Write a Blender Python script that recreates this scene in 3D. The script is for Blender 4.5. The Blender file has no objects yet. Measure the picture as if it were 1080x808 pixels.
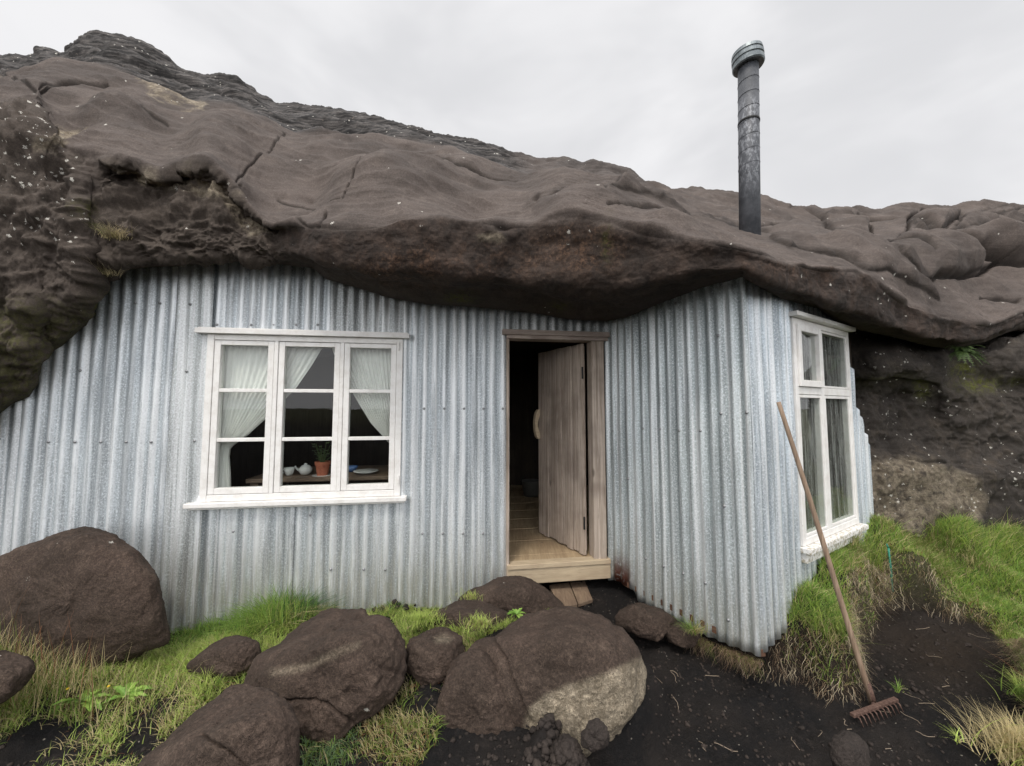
import bpy, math, random
import numpy as np
from mathutils import Vector
R = math.radians
rng = np.random.default_rng(7)
random.seed(7)
scene = bpy.context.scene
COL = scene.collection

# ------------------------------------------------------------------ camera model
F, CX, CY, PITCH, EYE = 405.0, 540.0, 404.0, R(3.8), 1.6
cp, sp = math.cos(PITCH), math.sin(PITCH)
def ray(x, y):
    u = (np.asarray(x, float)-CX)/F; v = -(np.asarray(y, float)-CY)/F
    return u, cp-sp*v, sp+cp*v
def P(x, y, D):
    a, b, c = ray(x, y)
    t = np.asarray(D, float)/b
    return np.stack([a*t, b*t, EYE+c*t], -1)
def G(x, y, z):
    a, b, c = ray(x, y)
    t = (z-EYE)/c
    return np.array([a*t, b*t, z])
def proj(p):
    p = np.asarray(p, float)
    X, Y, Z = p[..., 0], p[..., 1], p[..., 2]-EYE
    f = Y*cp+Z*sp; w = -Y*sp+Z*cp
    f = np.where(f < 1e-3, 1e-3, f)
    return CX+F*X/f, CY-F*w/f

cam_d = bpy.data.cameras.new('camera'); cam = bpy.data.objects.new('camera', cam_d); COL.objects.link(cam)
cam.location = (0, 0, EYE); cam.rotation_euler = (R(90)+PITCH, 0, 0)
cam_d.sensor_width = 36; cam_d.lens = 36*F/1080; cam_d.clip_start = .02; cam_d.clip_end = 3000
scene.camera = cam

# ------------------------------------------------------------------ numpy noise
_perm = np.random.default_rng(11).permutation(256); _perm = np.concatenate([_perm, _perm, _perm])
_g = np.random.default_rng(5).normal(size=(256, 3)); _g /= np.linalg.norm(_g, axis=1)[:, None]
def perlin(p):
    p = np.asarray(p, float); i = np.floor(p).astype(int); f = p-i; i &= 255
    w = f*f*f*(f*(f*6-15)+10)
    out = 0
    for dx in (0, 1):
        for dy in (0, 1):
            for dz in (0, 1):
                h = _perm[_perm[_perm[(i[..., 0]+dx) & 255]+((i[..., 1]+dy) & 255)]+((i[..., 2]+dz) & 255)]
                d = f-np.array([dx, dy, dz])
                g = _g[h]
                n = (g*d).sum(-1)
                ww = (w[..., 0] if dx else 1-w[..., 0])*(w[..., 1] if dy else 1-w[..., 1])*(w[..., 2] if dz else 1-w[..., 2])
                out = out+n*ww
    return out*1.5
def fbm(p, o=4, gain=.5):
    p = np.asarray(p, float); a = 1; s = 0
    for k in range(o):
        s = s+a*perlin(p+17.3*k); p = p*2.03; a *= gain
    return s
def ridged(p, o=4, gain=.5):
    p = np.asarray(p, float); a = 1; s = 0
    for k in range(o):
        s = s+a*(1-2*np.abs(perlin(p+9.1*k))); p = p*2.1; a *= gain
    return s
def smooth(a, b, x):
    t = np.clip((x-a)/(b-a), 0, 1); return t*t*(3-2*t)

def in_poly(px, py, poly):
    px = np.asarray(px); py = np.asarray(py); c = np.zeros(px.shape, bool)
    n = len(poly)
    for k in range(n):
        x0, y0 = poly[k]; x1, y1 = poly[(k+1) % n]
        if y0 == y1: continue
        hit = ((y0 > py) != (y1 > py)) & (px < (x1-x0)*(py-y0)/(y1-y0)+x0)
        c ^= hit
    return c
def line_dist(px, py, pts, closed=False):
    px = np.asarray(px, float); py = np.asarray(py, float); best = np.full(px.shape, 1e9)
    n = len(pts)
    for k in range(n if closed else n-1):
        x0, y0 = pts[k][:2]; x1, y1 = pts[(k+1) % n][:2]
        dx, dy = x1-x0, y1-y0; L = dx*dx+dy*dy+1e-12
        t = np.clip(((px-x0)*dx+(py-y0)*dy)/L, 0, 1)
        best = np.minimum(best, np.hypot(px-x0-t*dx, py-y0-t*dy))
    return best
def sdf(px, py, poly):   # positive inside
    d = line_dist(px, py, poly, True)
    return np.where(in_poly(px, py, poly), d, -d)
def pchip(xs, ys, x):    # monotone cubic
    xs = np.asarray(xs, float); ys = np.asarray(ys, float); x = np.asarray(x, float)
    h = np.diff(xs); d = np.diff(ys)/h; m = np.zeros(len(xs))
    m[0] = d[0]; m[-1] = d[-1]
    for k in range(1, len(xs)-1):
        if d[k-1]*d[k] > 0:
            w1 = 2*h[k]+h[k-1]; w2 = h[k]+2*h[k-1]
            m[k] = (w1+w2)/(w1/d[k-1]+w2/d[k])
    x = np.clip(x, xs[0], xs[-1]); i = np.clip(np.searchsorted(xs, x)-1, 0, len(xs)-2)
    t = (x-xs[i])/h[i]
    return ((2*t**3-3*t**2+1)*ys[i]+(t**3-2*t**2+t)*h[i]*m[i]+(-2*t**3+3*t**2)*ys[i+1]+(t**3-t**2)*h[i]*m[i+1])
def curve(tab, x):
    tab = sorted(tab); return pchip([t[0] for t in tab], [t[1] for t in tab], x)

# ------------------------------------------------------------------ objects
def tag(o, label=None, cat=None, group=None, kind=None):
    if label: o['label'] = label
    if cat: o['category'] = cat
    if group: o['group'] = group
    if kind: o['kind'] = kind
    return o
def empty(name, loc, label, cat, group=None):
    o = bpy.data.objects.new(name, None); COL.objects.link(o); o.location = loc; o.empty_display_size = .1
    return tag(o, label, cat, group)
def root_loc(o):
    v = Vector((0, 0, 0))
    while o is not None:
        v = v+o.location; o = o.parent
    return np.array(v)
def link(name, me, mat, parent=None, loc=None):
    o = bpy.data.objects.new(name, me); COL.objects.link(o)
    if mat is not None: me.materials.append(mat)
    if parent is not None: o.parent = parent
    elif loc is not None: o.location = loc
    return o
def raw_mesh(name, V, faces, mat, parent=None, loc=None, smooth_=False, uv=None, col=None, attrs=None):
    """V world coordinates; faces list or (n,3|4) array"""
    V = np.asarray(V, float)
    off = root_loc(parent) if parent is not None else (np.array(loc) if loc is not None else np.zeros(3))
    V = V-off
    me = bpy.data.meshes.new(name)
    if isinstance(faces, np.ndarray):
        n, k = faces.shape
        me.vertices.add(len(V)); me.vertices.foreach_set('co', V.astype(np.float32).ravel())
        me.loops.add(n*k); me.loops.foreach_set('vertex_index', faces.astype(np.int32).ravel())
        me.polygons.add(n); me.polygons.foreach_set('loop_start', np.arange(0, n*k, k, dtype=np.int32))
        me.update(calc_edges=True)
    else:
        me.from_pydata(V.tolist(), [], faces); me.update()
    nv = np.empty(len(me.loops), np.int32); me.loops.foreach_get('vertex_index', nv)
    if uv is not None:
        l = me.uv_layers.new(name='UVMap'); l.data.foreach_set('uv', np.asarray(uv, np.float32)[nv].ravel())
    if col is not None:
        a = me.color_attributes.new('tint', 'FLOAT_COLOR', 'POINT')
        c = np.ones((len(V), 4), np.float32); c[:, :3] = col; a.data.foreach_set('color', c.ravel())
    for k, v in (attrs or {}).items():
        a = me.attributes.new(k, 'FLOAT', 'POINT'); a.data.foreach_set('value', np.asarray(v, np.float32))
    if smooth_:
        me.polygons.foreach_set('use_smooth', np.ones(len(me.polygons), bool))
    me.validate()
    return link(name, me, mat, parent, loc)
def grid_faces(nr, nc, flip=False):
    i = np.arange(nr*nc).reshape(nr, nc)
    a, b, c, d = i[:-1, :-1].ravel(), i[:-1, 1:].ravel(), i[1:, 1:].ravel(), i[1:, :-1].ravel()
    return np.stack([a, d, c, b] if flip else [a, b, c, d], 1)

class MB:
    def __init__(s): s.V = []; s.F = []
    def add(s, V, F):
        n = len(s.V); s.V += [tuple(map(float, v)) for v in V]; s.F += [tuple(n+i for i in f) for f in F]
    def hexa(s, c):   # 8 corners: bottom 0-3, top 4-7
        s.add(c, [(0, 3, 2, 1), (4, 5, 6, 7), (0, 1, 5, 4), (1, 2, 6, 5), (2, 3, 7, 6), (3, 0, 4, 7)])
    def box(s, x0, x1, y0, y1, z0, z1):
        s.hexa([(x0, y0, z0), (x1, y0, z0), (x1, y1, z0), (x0, y1, z0), (x0, y0, z1), (x1, y0, z1), (x1, y1, z1), (x0, y1, z1)])
    def tube(s, pts, rad, n=12, cap=True):
        pts = [Vector(p) for p in pts]; rings = []
        if not hasattr(rad, '__len__'): rad = [rad]*len(pts)
        up = Vector((0.13, 0.31, .94))
        for i, p in enumerate(pts):
            d = (pts[min(i+1, len(pts)-1)]-pts[max(i-1, 0)]).normalized()
            if abs(d.dot(up)) > .95: up = Vector((.9, .1, .2))
            a = d.cross(up).normalized(); b = d.cross(a)
            rings.append([p+(a*math.cos(2*math.pi*k/n)+b*math.sin(2*math.pi*k/n))*rad[i] for k in range(n)])
        V = [v for r in rings for v in r]; Fc = []
        for i in range(len(pts)-1):
            for k in range(n):
                Fc.append((i*n+k, i*n+(k+1) % n, (i+1)*n+(k+1) % n, (i+1)*n+k))
        if cap: Fc += [tuple(range(n-1, -1, -1)), tuple((len(pts)-1)*n+k for k in range(n))]
        s.add(V, Fc)
    def lathe(s, c, prof, n=24, axis=None):
        c = Vector(c); ax = Vector(axis or (0, 0, 1)).normalized(); a = ax.orthogonal().normalized(); b = ax.cross(a)
        V = []; Fc = []
        for r, z in prof:
            V += [c+ax*z+(a*math.cos(2*math.pi*k/n)+b*math.sin(2*math.pi*k/n))*r for k in range(n)]
        for i in range(len(prof)-1):
            for k in range(n):
                Fc.append((i*n+k, i*n+(k+1) % n, (i+1)*n+(k+1) % n, (i+1)*n+k))
        s.add(V, Fc)
    def build(s, name, mat, parent=None, loc=None, bevel=0, smooth_=False, label=None):
        o = raw_mesh(name, s.V, s.F, mat, parent, loc, smooth_)
        if bevel:
            m = o.modifiers.new('bevel', 'BEVEL'); m.width = bevel; m.segments = 2; m.limit_method = 'ANGLE'; m.angle_limit = R(40)
        if smooth_ and bevel: pass
        if label: o['label'] = label
        return o

class Wall:   # vertical plane with coordinates s along, z up, n outward
    def __init__(s, O, d):
        s.O = np.array([O[0], O[1], 0.]); d = np.array([d[0], d[1], 0.]); s.d = d/np.linalg.norm(d)
        s.n = np.array([s.d[1], -s.d[0], 0.])
    def pt(s, a, z, n=0):
        a, z, n = np.broadcast_arrays(np.asarray(a, float), np.asarray(z, float), np.asarray(n, float))
        return s.O+a[..., None]*s.d+n[..., None]*s.n+np.stack([0*z, 0*z, z], -1)
    def px(s, x, y):
        a, b, c = ray(x, y); num = s.O @ s.n
        r = np.stack([a, b, c], -1); t = num/(r @ s.n)
        p = r*t[..., None] if np.ndim(t) else r*t
        return ((p-s.O) @ s.d), p[..., 2]+EYE
    def box(s, mb, s0, s1, z0, z1, n0, n1, tilt=0):
        c = [s.pt(a, z, n) for z in (z0, z1) for a, n in ((s0, n1), (s1, n1), (s1, n0), (s0, n0))]
        if tilt:
            for i, v in enumerate(c): v[2] += tilt*(1 if i % 4 in (1, 2) else 0)
        mb.hexa(c)
FK = .15
front = Wall((0, 3.07), (1, FK))
def azdir(vx): a = math.atan((vx-CX)/F); return np.array([math.sin(a), math.cos(a)])
s_c, _ = front.px(641, 500)
Pj = front.pt(s_c, 0)[:2]
porch = Wall(Pj, -azdir(300))
s_k, _ = porch.px(794, 480)
Pk = porch.pt(s_k, 0)[:2]
side = Wall(Pk, azdir(1187))
S_C, S_K = float(s_c), float(s_k)
S_E = float(side.px(916, 490)[0])
print('junction', Pj, 'corner', Pk, 'porch len', S_K, 'side len', S_E, 'side end', side.pt(S_E, 0))

# ------------------------------------------------------------------ materials
def mat(name):
    m = bpy.data.materials.new(name); m.use_nodes = True; nt = m.node_tree
    b = nt.nodes['Principled BSDF']; return m, nt, b
class N:
    def __init__(s, nt): s.nt = nt
    def new(s, t, **k):
        n = s.nt.nodes.new(t)
        for a, v in k.items(): setattr(n, a, v)
        return n
    def l(s, a, b): s.nt.links.new(a, b)
    def put(s, sock, v):
        if hasattr(v, 'links') or isinstance(v, bpy.types.NodeSocket): s.l(v, sock)
        else: sock.default_value = v
    def coord(s, which='Object'): return s.new('ShaderNodeTexCoord').outputs[which]
    def mapping(s, vec, scale=(1, 1, 1), rot=(0, 0, 0), loc=(0, 0, 0)):
        n = s.new('ShaderNodeMapping'); s.l(vec, n.inputs[0]); n.inputs['Scale'].default_value = scale
        n.inputs['Rotation'].default_value = rot; n.inputs['Location'].default_value = loc; return n.outputs[0]
    def noise(s, vec, scale, detail=4, rough=.55, dist=0):
        n = s.new('ShaderNodeTexNoise'); s.l(vec, n.inputs['Vector']); n.inputs['Scale'].default_value = scale
        n.inputs['Detail'].default_value = detail; n.inputs['Roughness'].default_value = rough; n.inputs['Distortion'].default_value = dist
        return n.outputs['Fac']
    def voro(s, vec, scale, out='Distance', feat='F1', rnd=1):
        n = s.new('ShaderNodeTexVoronoi'); n.feature = feat; s.l(vec, n.inputs['Vector']); n.inputs['Scale'].default_value = scale
        n.inputs['Randomness'].default_value = rnd; return n.outputs[out]
    def ramp(s, fac, a, b, lo=0., hi=1.):
        n = s.new('ShaderNodeMapRange'); n.interpolation_type = 'SMOOTHSTEP'; s.put(n.inputs[0], fac)
        n.inputs[1].default_value = a; n.inputs[2].default_value = b; n.inputs[3].default_value = lo; n.inputs[4].default_value = hi
        return n.outputs[0]
    def mix(s, fac, a, b, mode='MIX'):
        n = s.new('ShaderNodeMix', data_type='RGBA', blend_type=mode); s.put(n.inputs[0], fac)
        for i, v in ((6, a), (7, b)):
            if isinstance(v, tuple): n.inputs[i].default_value = (*v[:3], 1)
            else: s.l(v, n.inputs[i])
        return n.outputs[2]
    def math(s, op, a, b=0.):
        n = s.new('ShaderNodeMath', operation=op); s.put(n.inputs[0], a); s.put(n.inputs[1], b); return n.outputs[0]
    def attr(s, name, out='Fac'):
        n = s.new('ShaderNodeAttribute'); n.attribute_name = name; return n.outputs[out]
    def bump(s, h, strength=.3, dist=.01, normal=None):
        n = s.new('ShaderNodeBump'); s.l(h, n.inputs['Height']); n.inputs['Strength'].default_value = strength
        n.inputs['Distance'].default_value = dist
        if normal is not None: s.l(normal, n.inputs['Normal'])
        return n.outputs[0]
    def hsv(s, col, v):
        n = s.new('ShaderNodeHueSaturation'); s.l(col, n.inputs['Color']); s.put(n.inputs['Value'], v); return n.outputs[0]

def rock_mat(name, base, dark, light, speck=.0, attrs=False, grain=1., layer=False, solid=False):
    m, nt, b = mat(name); n = N(nt); co = n.coord()
    big = n.noise(co, 1.6, 5, .6); med = n.noise(co, 9, 6, .65, .3); fine = n.noise(co, 90, 4, .7)
    gran = n.noise(co, 260, 2, .6)
    col = n.mix(n.ramp(big, .3, .7), dark, base)
    col = n.mix(n.ramp(med, .48, .78, 0, .55), col, light)
    if attrs:
        hsum = None
        # deep reddish underside
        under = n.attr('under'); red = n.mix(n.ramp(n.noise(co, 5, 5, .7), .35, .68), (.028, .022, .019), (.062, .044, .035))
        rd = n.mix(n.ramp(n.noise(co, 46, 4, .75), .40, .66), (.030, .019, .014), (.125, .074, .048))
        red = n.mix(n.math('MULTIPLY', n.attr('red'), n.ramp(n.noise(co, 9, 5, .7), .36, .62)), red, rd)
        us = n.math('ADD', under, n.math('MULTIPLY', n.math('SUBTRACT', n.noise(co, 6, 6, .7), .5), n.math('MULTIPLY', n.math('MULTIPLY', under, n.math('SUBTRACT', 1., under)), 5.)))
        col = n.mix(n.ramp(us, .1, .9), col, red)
        tan = n.attr('tan'); tc = n.mix(n.ramp(n.noise(co, 24, 5, .7), .35, .65), (.125, .10, .072) if not solid else (.155, .128, .092), (.27, .23, .17) if not solid else (.23, .195, .145))
        col = n.mix(tan if solid else n.math('MULTIPLY', tan, n.ramp(n.noise(co, 14, 5, .7), .30, .52)), col, tc)
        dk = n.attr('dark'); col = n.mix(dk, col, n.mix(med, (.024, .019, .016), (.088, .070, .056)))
        col = n.mix(n.math('MULTIPLY', n.attr('groove'), .85), col, (.016, .012, .010))
        top = n.attr('top')
        tcol = n.mix(n.ramp(n.noise(n.mapping(co, (.6, 1, 5)), 7, 6, .65), .40, .70), (.020, .019, .019), (.115, .105, .10))
        tcol = n.mix(n.ramp(n.noise(co, 22, 4, .7), .64, .74, 0, .6), tcol, (.30, .25, .21))
        col = n.mix(top, col, tcol)
        moss = n.attr('moss'); col = n.mix(n.math('MULTIPLY', moss, n.ramp(n.noise(co, 30, 5, .7), .40, .58)), col,
            n.mix(n.noise(co, 70), (.035, .04, .008), (.12, .125, .02)))
    # pores, dark flecks
    pores = n.ramp(n.voro(co, 75), .08, .22, 0, 1)
    pm = n.ramp(n.noise(co, 14, 3), .45, .65)
    pf = n.math('MULTIPLY', n.math('SUBTRACT', 1., pores), pm)
    col = n.mix(n.math('MULTIPLY', pf, .55), col, (.012, .010, .009))
    lam = n.noise(n.mapping(co, (1.5, 1.5, 34)), 1, 4, .6)
    if attrs and not solid: col = n.mix(n.ramp(lam, .5, .64, 0, .3), col, n.hsv(col, .65))
    k_ = 1. if solid else .55
    col = n.mix(n.ramp(fine, .44, .64, 0, .75*k_), col, n.hsv(col, 1.9))
    col = n.mix(n.ramp(gran, .5, .34, 0, .8*k_), col, n.hsv(col, .4))
    if solid:
        col = n.mix(n.ramp(n.noise(co, 5.5, 5, .7), .50, .68, 0, .55), col, n.hsv(col, 1.55))
        pit = n.ramp(n.voro(n.mapping(co, (1, 1, 1), loc=(7, 7, 7)), 32), .12, .04); pit = n.math('MULTIPLY', pit, n.ramp(n.noise(co, 7, 4), .48, .6)); col = n.mix(pit, col, (.012, .009, .007))
    # pale specks (droppings and lichen)
    if speck or attrs:
        sv = n.voro(n.mapping(co, (1, 1, 1), loc=(3.3, 1, 2)), 34)
        rnd = n.voro(n.mapping(co, (1, 1, 1), loc=(3.3, 1, 2)), 34, 'Color')
        sep = n.new('ShaderNodeSeparateColor'); n.l(rnd, sep.inputs[0])
        thr = n.math('MULTIPLY', n.ramp(sep.outputs[0], .45, 1., 0, .36), n.ramp(n.noise(co, 160, 2), .3, .7, .3, 1.5))
        sp_ = n.math('LESS_THAN', sv, thr)
        dens = n.attr('speck') if attrs else speck
        if attrs: dens = n.math('MULTIPLY', dens, n.ramp(n.noise(co, 3.3, 4, .7), .44, .60, .08, 1.5))
        sp2 = n.math('MULTIPLY', sp_, n.math('GREATER_THAN', dens, sep.outputs[1]))
        col = n.mix(n.math('MULTIPLY', sp2, .85), col, (.55, .53, .48))
    n.l(col, b.inputs['Base Color'])
    b.inputs['Roughness'].default_value = .88; b.inputs['Specular IOR Level'].default_value = .25
    h = n.math('ADD', n.math('MULTIPLY', fine, .5), n.math('MULTIPLY', gran, .35))
    h = n.math('ADD', h, n.math('MULTIPLY', med, 1.2)); h = n.math('SUBTRACT', h, n.math('MULTIPLY', pf, .7)); h = n.math('ADD', h, n.math('MULTIPLY', lam, .7 if (attrs and not solid) else 0.))
    n.l(n.bump(h, .75*grain, .012), b.inputs['Normal'])
    return m
M = {}
M['hill'] = rock_mat('palagonite_rock', (.094, .076, .067), (.054, .044, .039), (.132, .108, .094), attrs=True, grain=.7)
M['cliff'] = rock_mat('dark_cliff_rock', (.05, .043, .037), (.024, .021, .019), (.10, .08, .06), attrs=True)
M['boulder'] = rock_mat('wet_boulder_rock', (.066, .046, .036), (.036, .026, .020), (.120, .088, .068), attrs=True, grain=1.3, solid=True)
M['stone'] = rock_mat('dark_stone', (.045, .035, .03), (.022, .018, .016), (.07, .055, .045), attrs=False)

def soil_mat():
    m, nt, b = mat('black_soil'); n = N(nt); co = n.coord()
    a = n.noise(co, 3, 5, .6); c = n.noise(co, 40, 5, .7); d = n.noise(co, 200, 3, .7)
    col = n.mix(n.ramp(a, .35, .7), (.011, .0105, .011), (.024, .020, .018))
    col = n.mix(n.ramp(c, .5, .75, 0, .6), col, (.042, .034, .03))
    col = n.mix(n.math('MULTIPLY', n.attr('brown'), .8), col, n.mix(c, (.035, .024, .017), (.10, .07, .045)))
    col = n.mix(n.math('MULTIPLY', n.attr('sod'), .9), col, n.mix(c, (.06, .062, .03), (.12, .12, .06)))
    sv = n.voro(co, 46); sep = n.new('ShaderNodeSeparateColor'); n.l(n.voro(co, 46, 'Color'), sep.inputs[0])
    s_ = n.math('LESS_THAN', sv, n.ramp(sep.outputs[0], .75, 1., 0, .2))
    col = n.mix(n.math('MULTIPLY', s_, .7), col, (.32, .29, .25))
    n.l(col, b.inputs['Base Color']); b.inputs['Roughness'].default_value = .95; b.inputs['Specular IOR Level'].default_value = .2
    h = n.math('ADD', n.math('MULTIPLY', c, 1.), n.math('MULTIPLY', d, .6))
    n.l(n.bump(h, 1., .02), b.inputs['Normal'])
    return m
M['soil'] = soil_mat()

def galv_mat(name, tone=(.47, .53, .56), white=.5, grey=.0):
    m, nt, b = mat(name); n = N(nt); uv = n.coord('UV')
    st1 = n.noise(n.mapping(uv, (26, 1.1, 1)), 1, 6, .65); st2 = n.noise(n.mapping(uv, (90, 5, 1)), 1, 4, .7)
    blot = n.noise(uv, 3, 4, .6)
    sp_ = n.voro(uv, 110, 'Color'); sepc = n.new('ShaderNodeSeparateColor'); n.l(sp_, sepc.inputs[0])
    sp2 = n.noise(n.mapping(uv, (1.3, .8, 1)), 95, 4, .8)
    dark = tuple(v*.55 for v in tone); lite = (.80, .85, .89)
    col = n.mix(n.ramp(st1, .40, .60), dark, tone)
    col = n.mix(n.ramp(n.attr('crest'), .40, .0, 0, .28), col, tuple(v*.5 for v in tone))  # shading of the corrugation valleys, painted into the colour
    col = n.mix(n.ramp(sepc.outputs[0], 0, 1, 0, .35), col, n.mix(.5, dark, (.62, .66, .68)))
    col = n.mix(n.ramp(sp2, .51, .61, 0, .72), col, lite)
    col = n.mix(n.ramp(sp2, .47, .37, 0, .68), col, tuple(v*.4 for v in tone))
    # whitish crest stripes: oxide plus sky reflections, both painted into the colour
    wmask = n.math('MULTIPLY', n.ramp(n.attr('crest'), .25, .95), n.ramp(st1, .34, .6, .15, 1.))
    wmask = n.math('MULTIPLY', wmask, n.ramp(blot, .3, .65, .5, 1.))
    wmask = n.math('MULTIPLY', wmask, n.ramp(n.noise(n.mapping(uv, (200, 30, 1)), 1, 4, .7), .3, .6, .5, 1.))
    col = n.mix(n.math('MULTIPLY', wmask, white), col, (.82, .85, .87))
    st3 = n.noise(n.mapping(uv, (19, .22, 1), loc=(1.7, 0, 0)), 1, 3, .6)
    col = n.mix(n.math('MULTIPLY', n.ramp(st3, .51, .60, 0, .62), n.ramp(sp2, .3, .6, .6, 1.)), col, (.86, .88, .89))
    col = n.mix(n.math('MULTIPLY', n.ramp(st3, .45, .37, 0, .55), n.ramp(sp2, .7, .4, .6, 1.)), col, tuple(v*.42 for v in tone))
    # greyish grime streaks and dusty foot
    col = n.mix(n.ramp(n.noise(n.mapping(uv, (14, .5, 1), loc=(5, 2, 0)), 1, 5, .6), .54, .72, 0, .4), col, (.25, .265, .26))
    sy = n.new('ShaderNodeSeparateXYZ'); n.l(uv, sy.inputs[0])
    col = n.mix(n.math('MULTIPLY', n.ramp(sy.outputs[1], .85, .15), n.ramp(st2, .35, .65, .12, .7)), col, (.36, .34, .27))
    rust = n.attr('rust'); col = n.mix(n.math('MULTIPLY', rust, n.ramp(n.noise(uv, 22, 4, .7), .3, .5)), col, n.mix(sp2, (.05, .012, .008), (.12, .04, .02)))
    n.l(col, b.inputs['Base Color'])
    b.inputs['Metallic'].default_value = .42
    n.l(n.ramp(sp2, .3, .7, .36, .58), b.inputs['Roughness'])
    n.l(n.bump(n.math('ADD', sp2, n.math('MULTIPLY', blot, 3.)), .35, .004), b.inputs['Normal'])
    return m
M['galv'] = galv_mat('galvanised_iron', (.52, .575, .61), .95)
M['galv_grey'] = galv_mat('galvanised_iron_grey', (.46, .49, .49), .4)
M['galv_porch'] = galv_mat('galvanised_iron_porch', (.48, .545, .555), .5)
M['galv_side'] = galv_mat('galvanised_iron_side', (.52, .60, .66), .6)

def paint_mat():
    m, nt, b = mat('white_paint'); n = N(nt); co = n.coord()
    a = n.noise(n.mapping(co, (1, 1, 1)), 14, 5, .7); g = n.noise(co, 120, 3, .7)
    col = n.mix(n.ramp(a, .4, .7), (.80, .79, .77), (.70, .68, .65))
    col = n.mix(n.ramp(n.noise(co, 26, 5, .75), .66, .72, 0, .8), col, (.42, .37, .31))
    col = n.mix(n.math('MULTIPLY', n.attr('peel'), n.ramp(n.noise(co, 45, 4, .7), .5, .56)), col, (.42, .38, .30))
    n.l(col, b.inputs['Base Color']); b.inputs['Roughness'].default_value = .5
    n.l(n.bump(n.math('ADD', a, g), .35, .003), b.inputs['Normal'])
    return m
M['paint'] = paint_mat()
def wood_mat(name, a, c, e, scale=(30, 30, 1.6), rough=.8, axis_bump=.5):
    m, nt, b = mat(name); n = N(nt); co = n.coord()
    g = n.noise(n.mapping(co, scale), 1, 6, .65, .8); g2 = n.noise(n.mapping(co, tuple(v*3.5 for v in scale)), 1, 4, .7)
    bl = n.noise(co, 3.5, 3)
    col = n.mix(n.ramp(g, .34, .66), a, c); col = n.mix(n.ramp(g2, .52, .72, 0, .7), col, e)
    col = n.mix(n.ramp(bl, .4, .7, 0, .4), col, e)
    knots = n.ramp(n.voro(n.mapping(co, (5, 5, 2)), 1), .10, .03)
    col = n.mix(n.math('MULTIPLY', knots, .6), col, tuple(v*.3 for v in e))
    n.l(col, b.inputs['Base Color']); b.inputs['Roughness'].default_value = rough; b.inputs['Specular IOR Level'].default_value = .25
    n.l(n.bump(n.math('ADD', g, g2), axis_bump, .004), b.inputs['Normal'])
    return m
M['door_wood'] = wood_mat('weathered_door_wood', (.60, .51, .43), (.36, .29, .235), (.13, .098, .078), (60, 60, 1.3), .85, 1.5)
M['trim_wood'] = wood_mat('weathered_trim_wood', (.46, .385, .335), (.33, .27, .235), (.2, .145, .12), (4, 4, 40))
M['dark_sill'] = wood_mat('damp_sill_wood', (.17, .09, .055), (.10, .055, .038), (.05, .03, .022), (4, 4, 40))
M['damp_wood'] = wood_mat('damp_step_wood', (.26, .19, .13), (.17, .12, .085), (.09, .06, .045), (30, 5, 30))
M['floor_wood'] = wood_mat('worn_floor_wood', (.46, .35, .22), (.34, .25, .155), (.26, .18, .11), (30, 2.2, 30), .7)
M['step_wood'] = wood_mat('pale_threshold_wood', (.55, .45, .31), (.45, .36, .25), (.34, .25, .17), (3, 10, 40), .75)
M['table_wood'] = wood_mat('table_wood', (.24, .17, .12), (.16, .11, .08), (.1, .07, .05), (4, 30, 30), .5)
M['rake_wood'] = wood_mat('rake_handle_wood', (.34, .25, .18), (.21, .145, .10), (.12, .08, .055), (60, 60, 3), .65)
M['dark_wall'] = wood_mat('dark_panel_wood', (.06, .045, .035), (.04, .03, .024), (.02, .016, .013), (12, 12, 1), .8)
def simple(name, col, rough=.5, metal=0, noise_=None, bump=0, nscale=30):
    m, nt, b = mat(name); n = N(nt); co = n.coord()
    c = n.mix(n.ramp(n.noise(co, nscale, 5, .65), .38, .66), tuple(col), tuple(noise_ or [v*.8 for v in col])); n.l(c, b.inputs['Base Color'])
    b.inputs['Roughness'].default_value = rough; b.inputs['Metallic'].default_value = metal
    if bump: n.l(n.bump(n.noise(co, nscale*2, 4), bump, .004), b.inputs['Normal'])
    return m
M['rust_iron'] = simple('rusty_iron', (.075, .04, .03), .8, .2, (.14, .085, .065), .5, 90)
M['black_iron'] = simple('black_iron', (.03, .03, .03), .6, .6)
M['terracotta'] = simple('terracotta', (.42, .13, .07), .8, 0, (.34, .10, .055))
M['china'] = simple('white_china', (.75, .75, .74), .15, 0, (.72, .72, .70))
M['blue_china'] = simple('blue_china', (.08, .16, .36), .2)
M['screw'] = simple('screw_zinc', (.36, .37, .38), .5, .6)
M['green_plastic'] = simple('green_plastic', (.01, .22, .15), .45)
M['leaf'] = simple('pot_plant_leaf', (.05, .09, .025), .6, 0, (.10, .14, .05))
M['dark_leaf'] = simple('fern_leaf', (.035, .075, .014), .6, 0, (.10, .16, .04), 0, 50)
M['weed_leaf'] = simple('weed_leaf', (.14, .27, .04), .55, 0, (.25, .38, .07), 0, 20)
M['yellow'] = simple('yellow_petal', (.75, .5, .02), .6)
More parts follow.
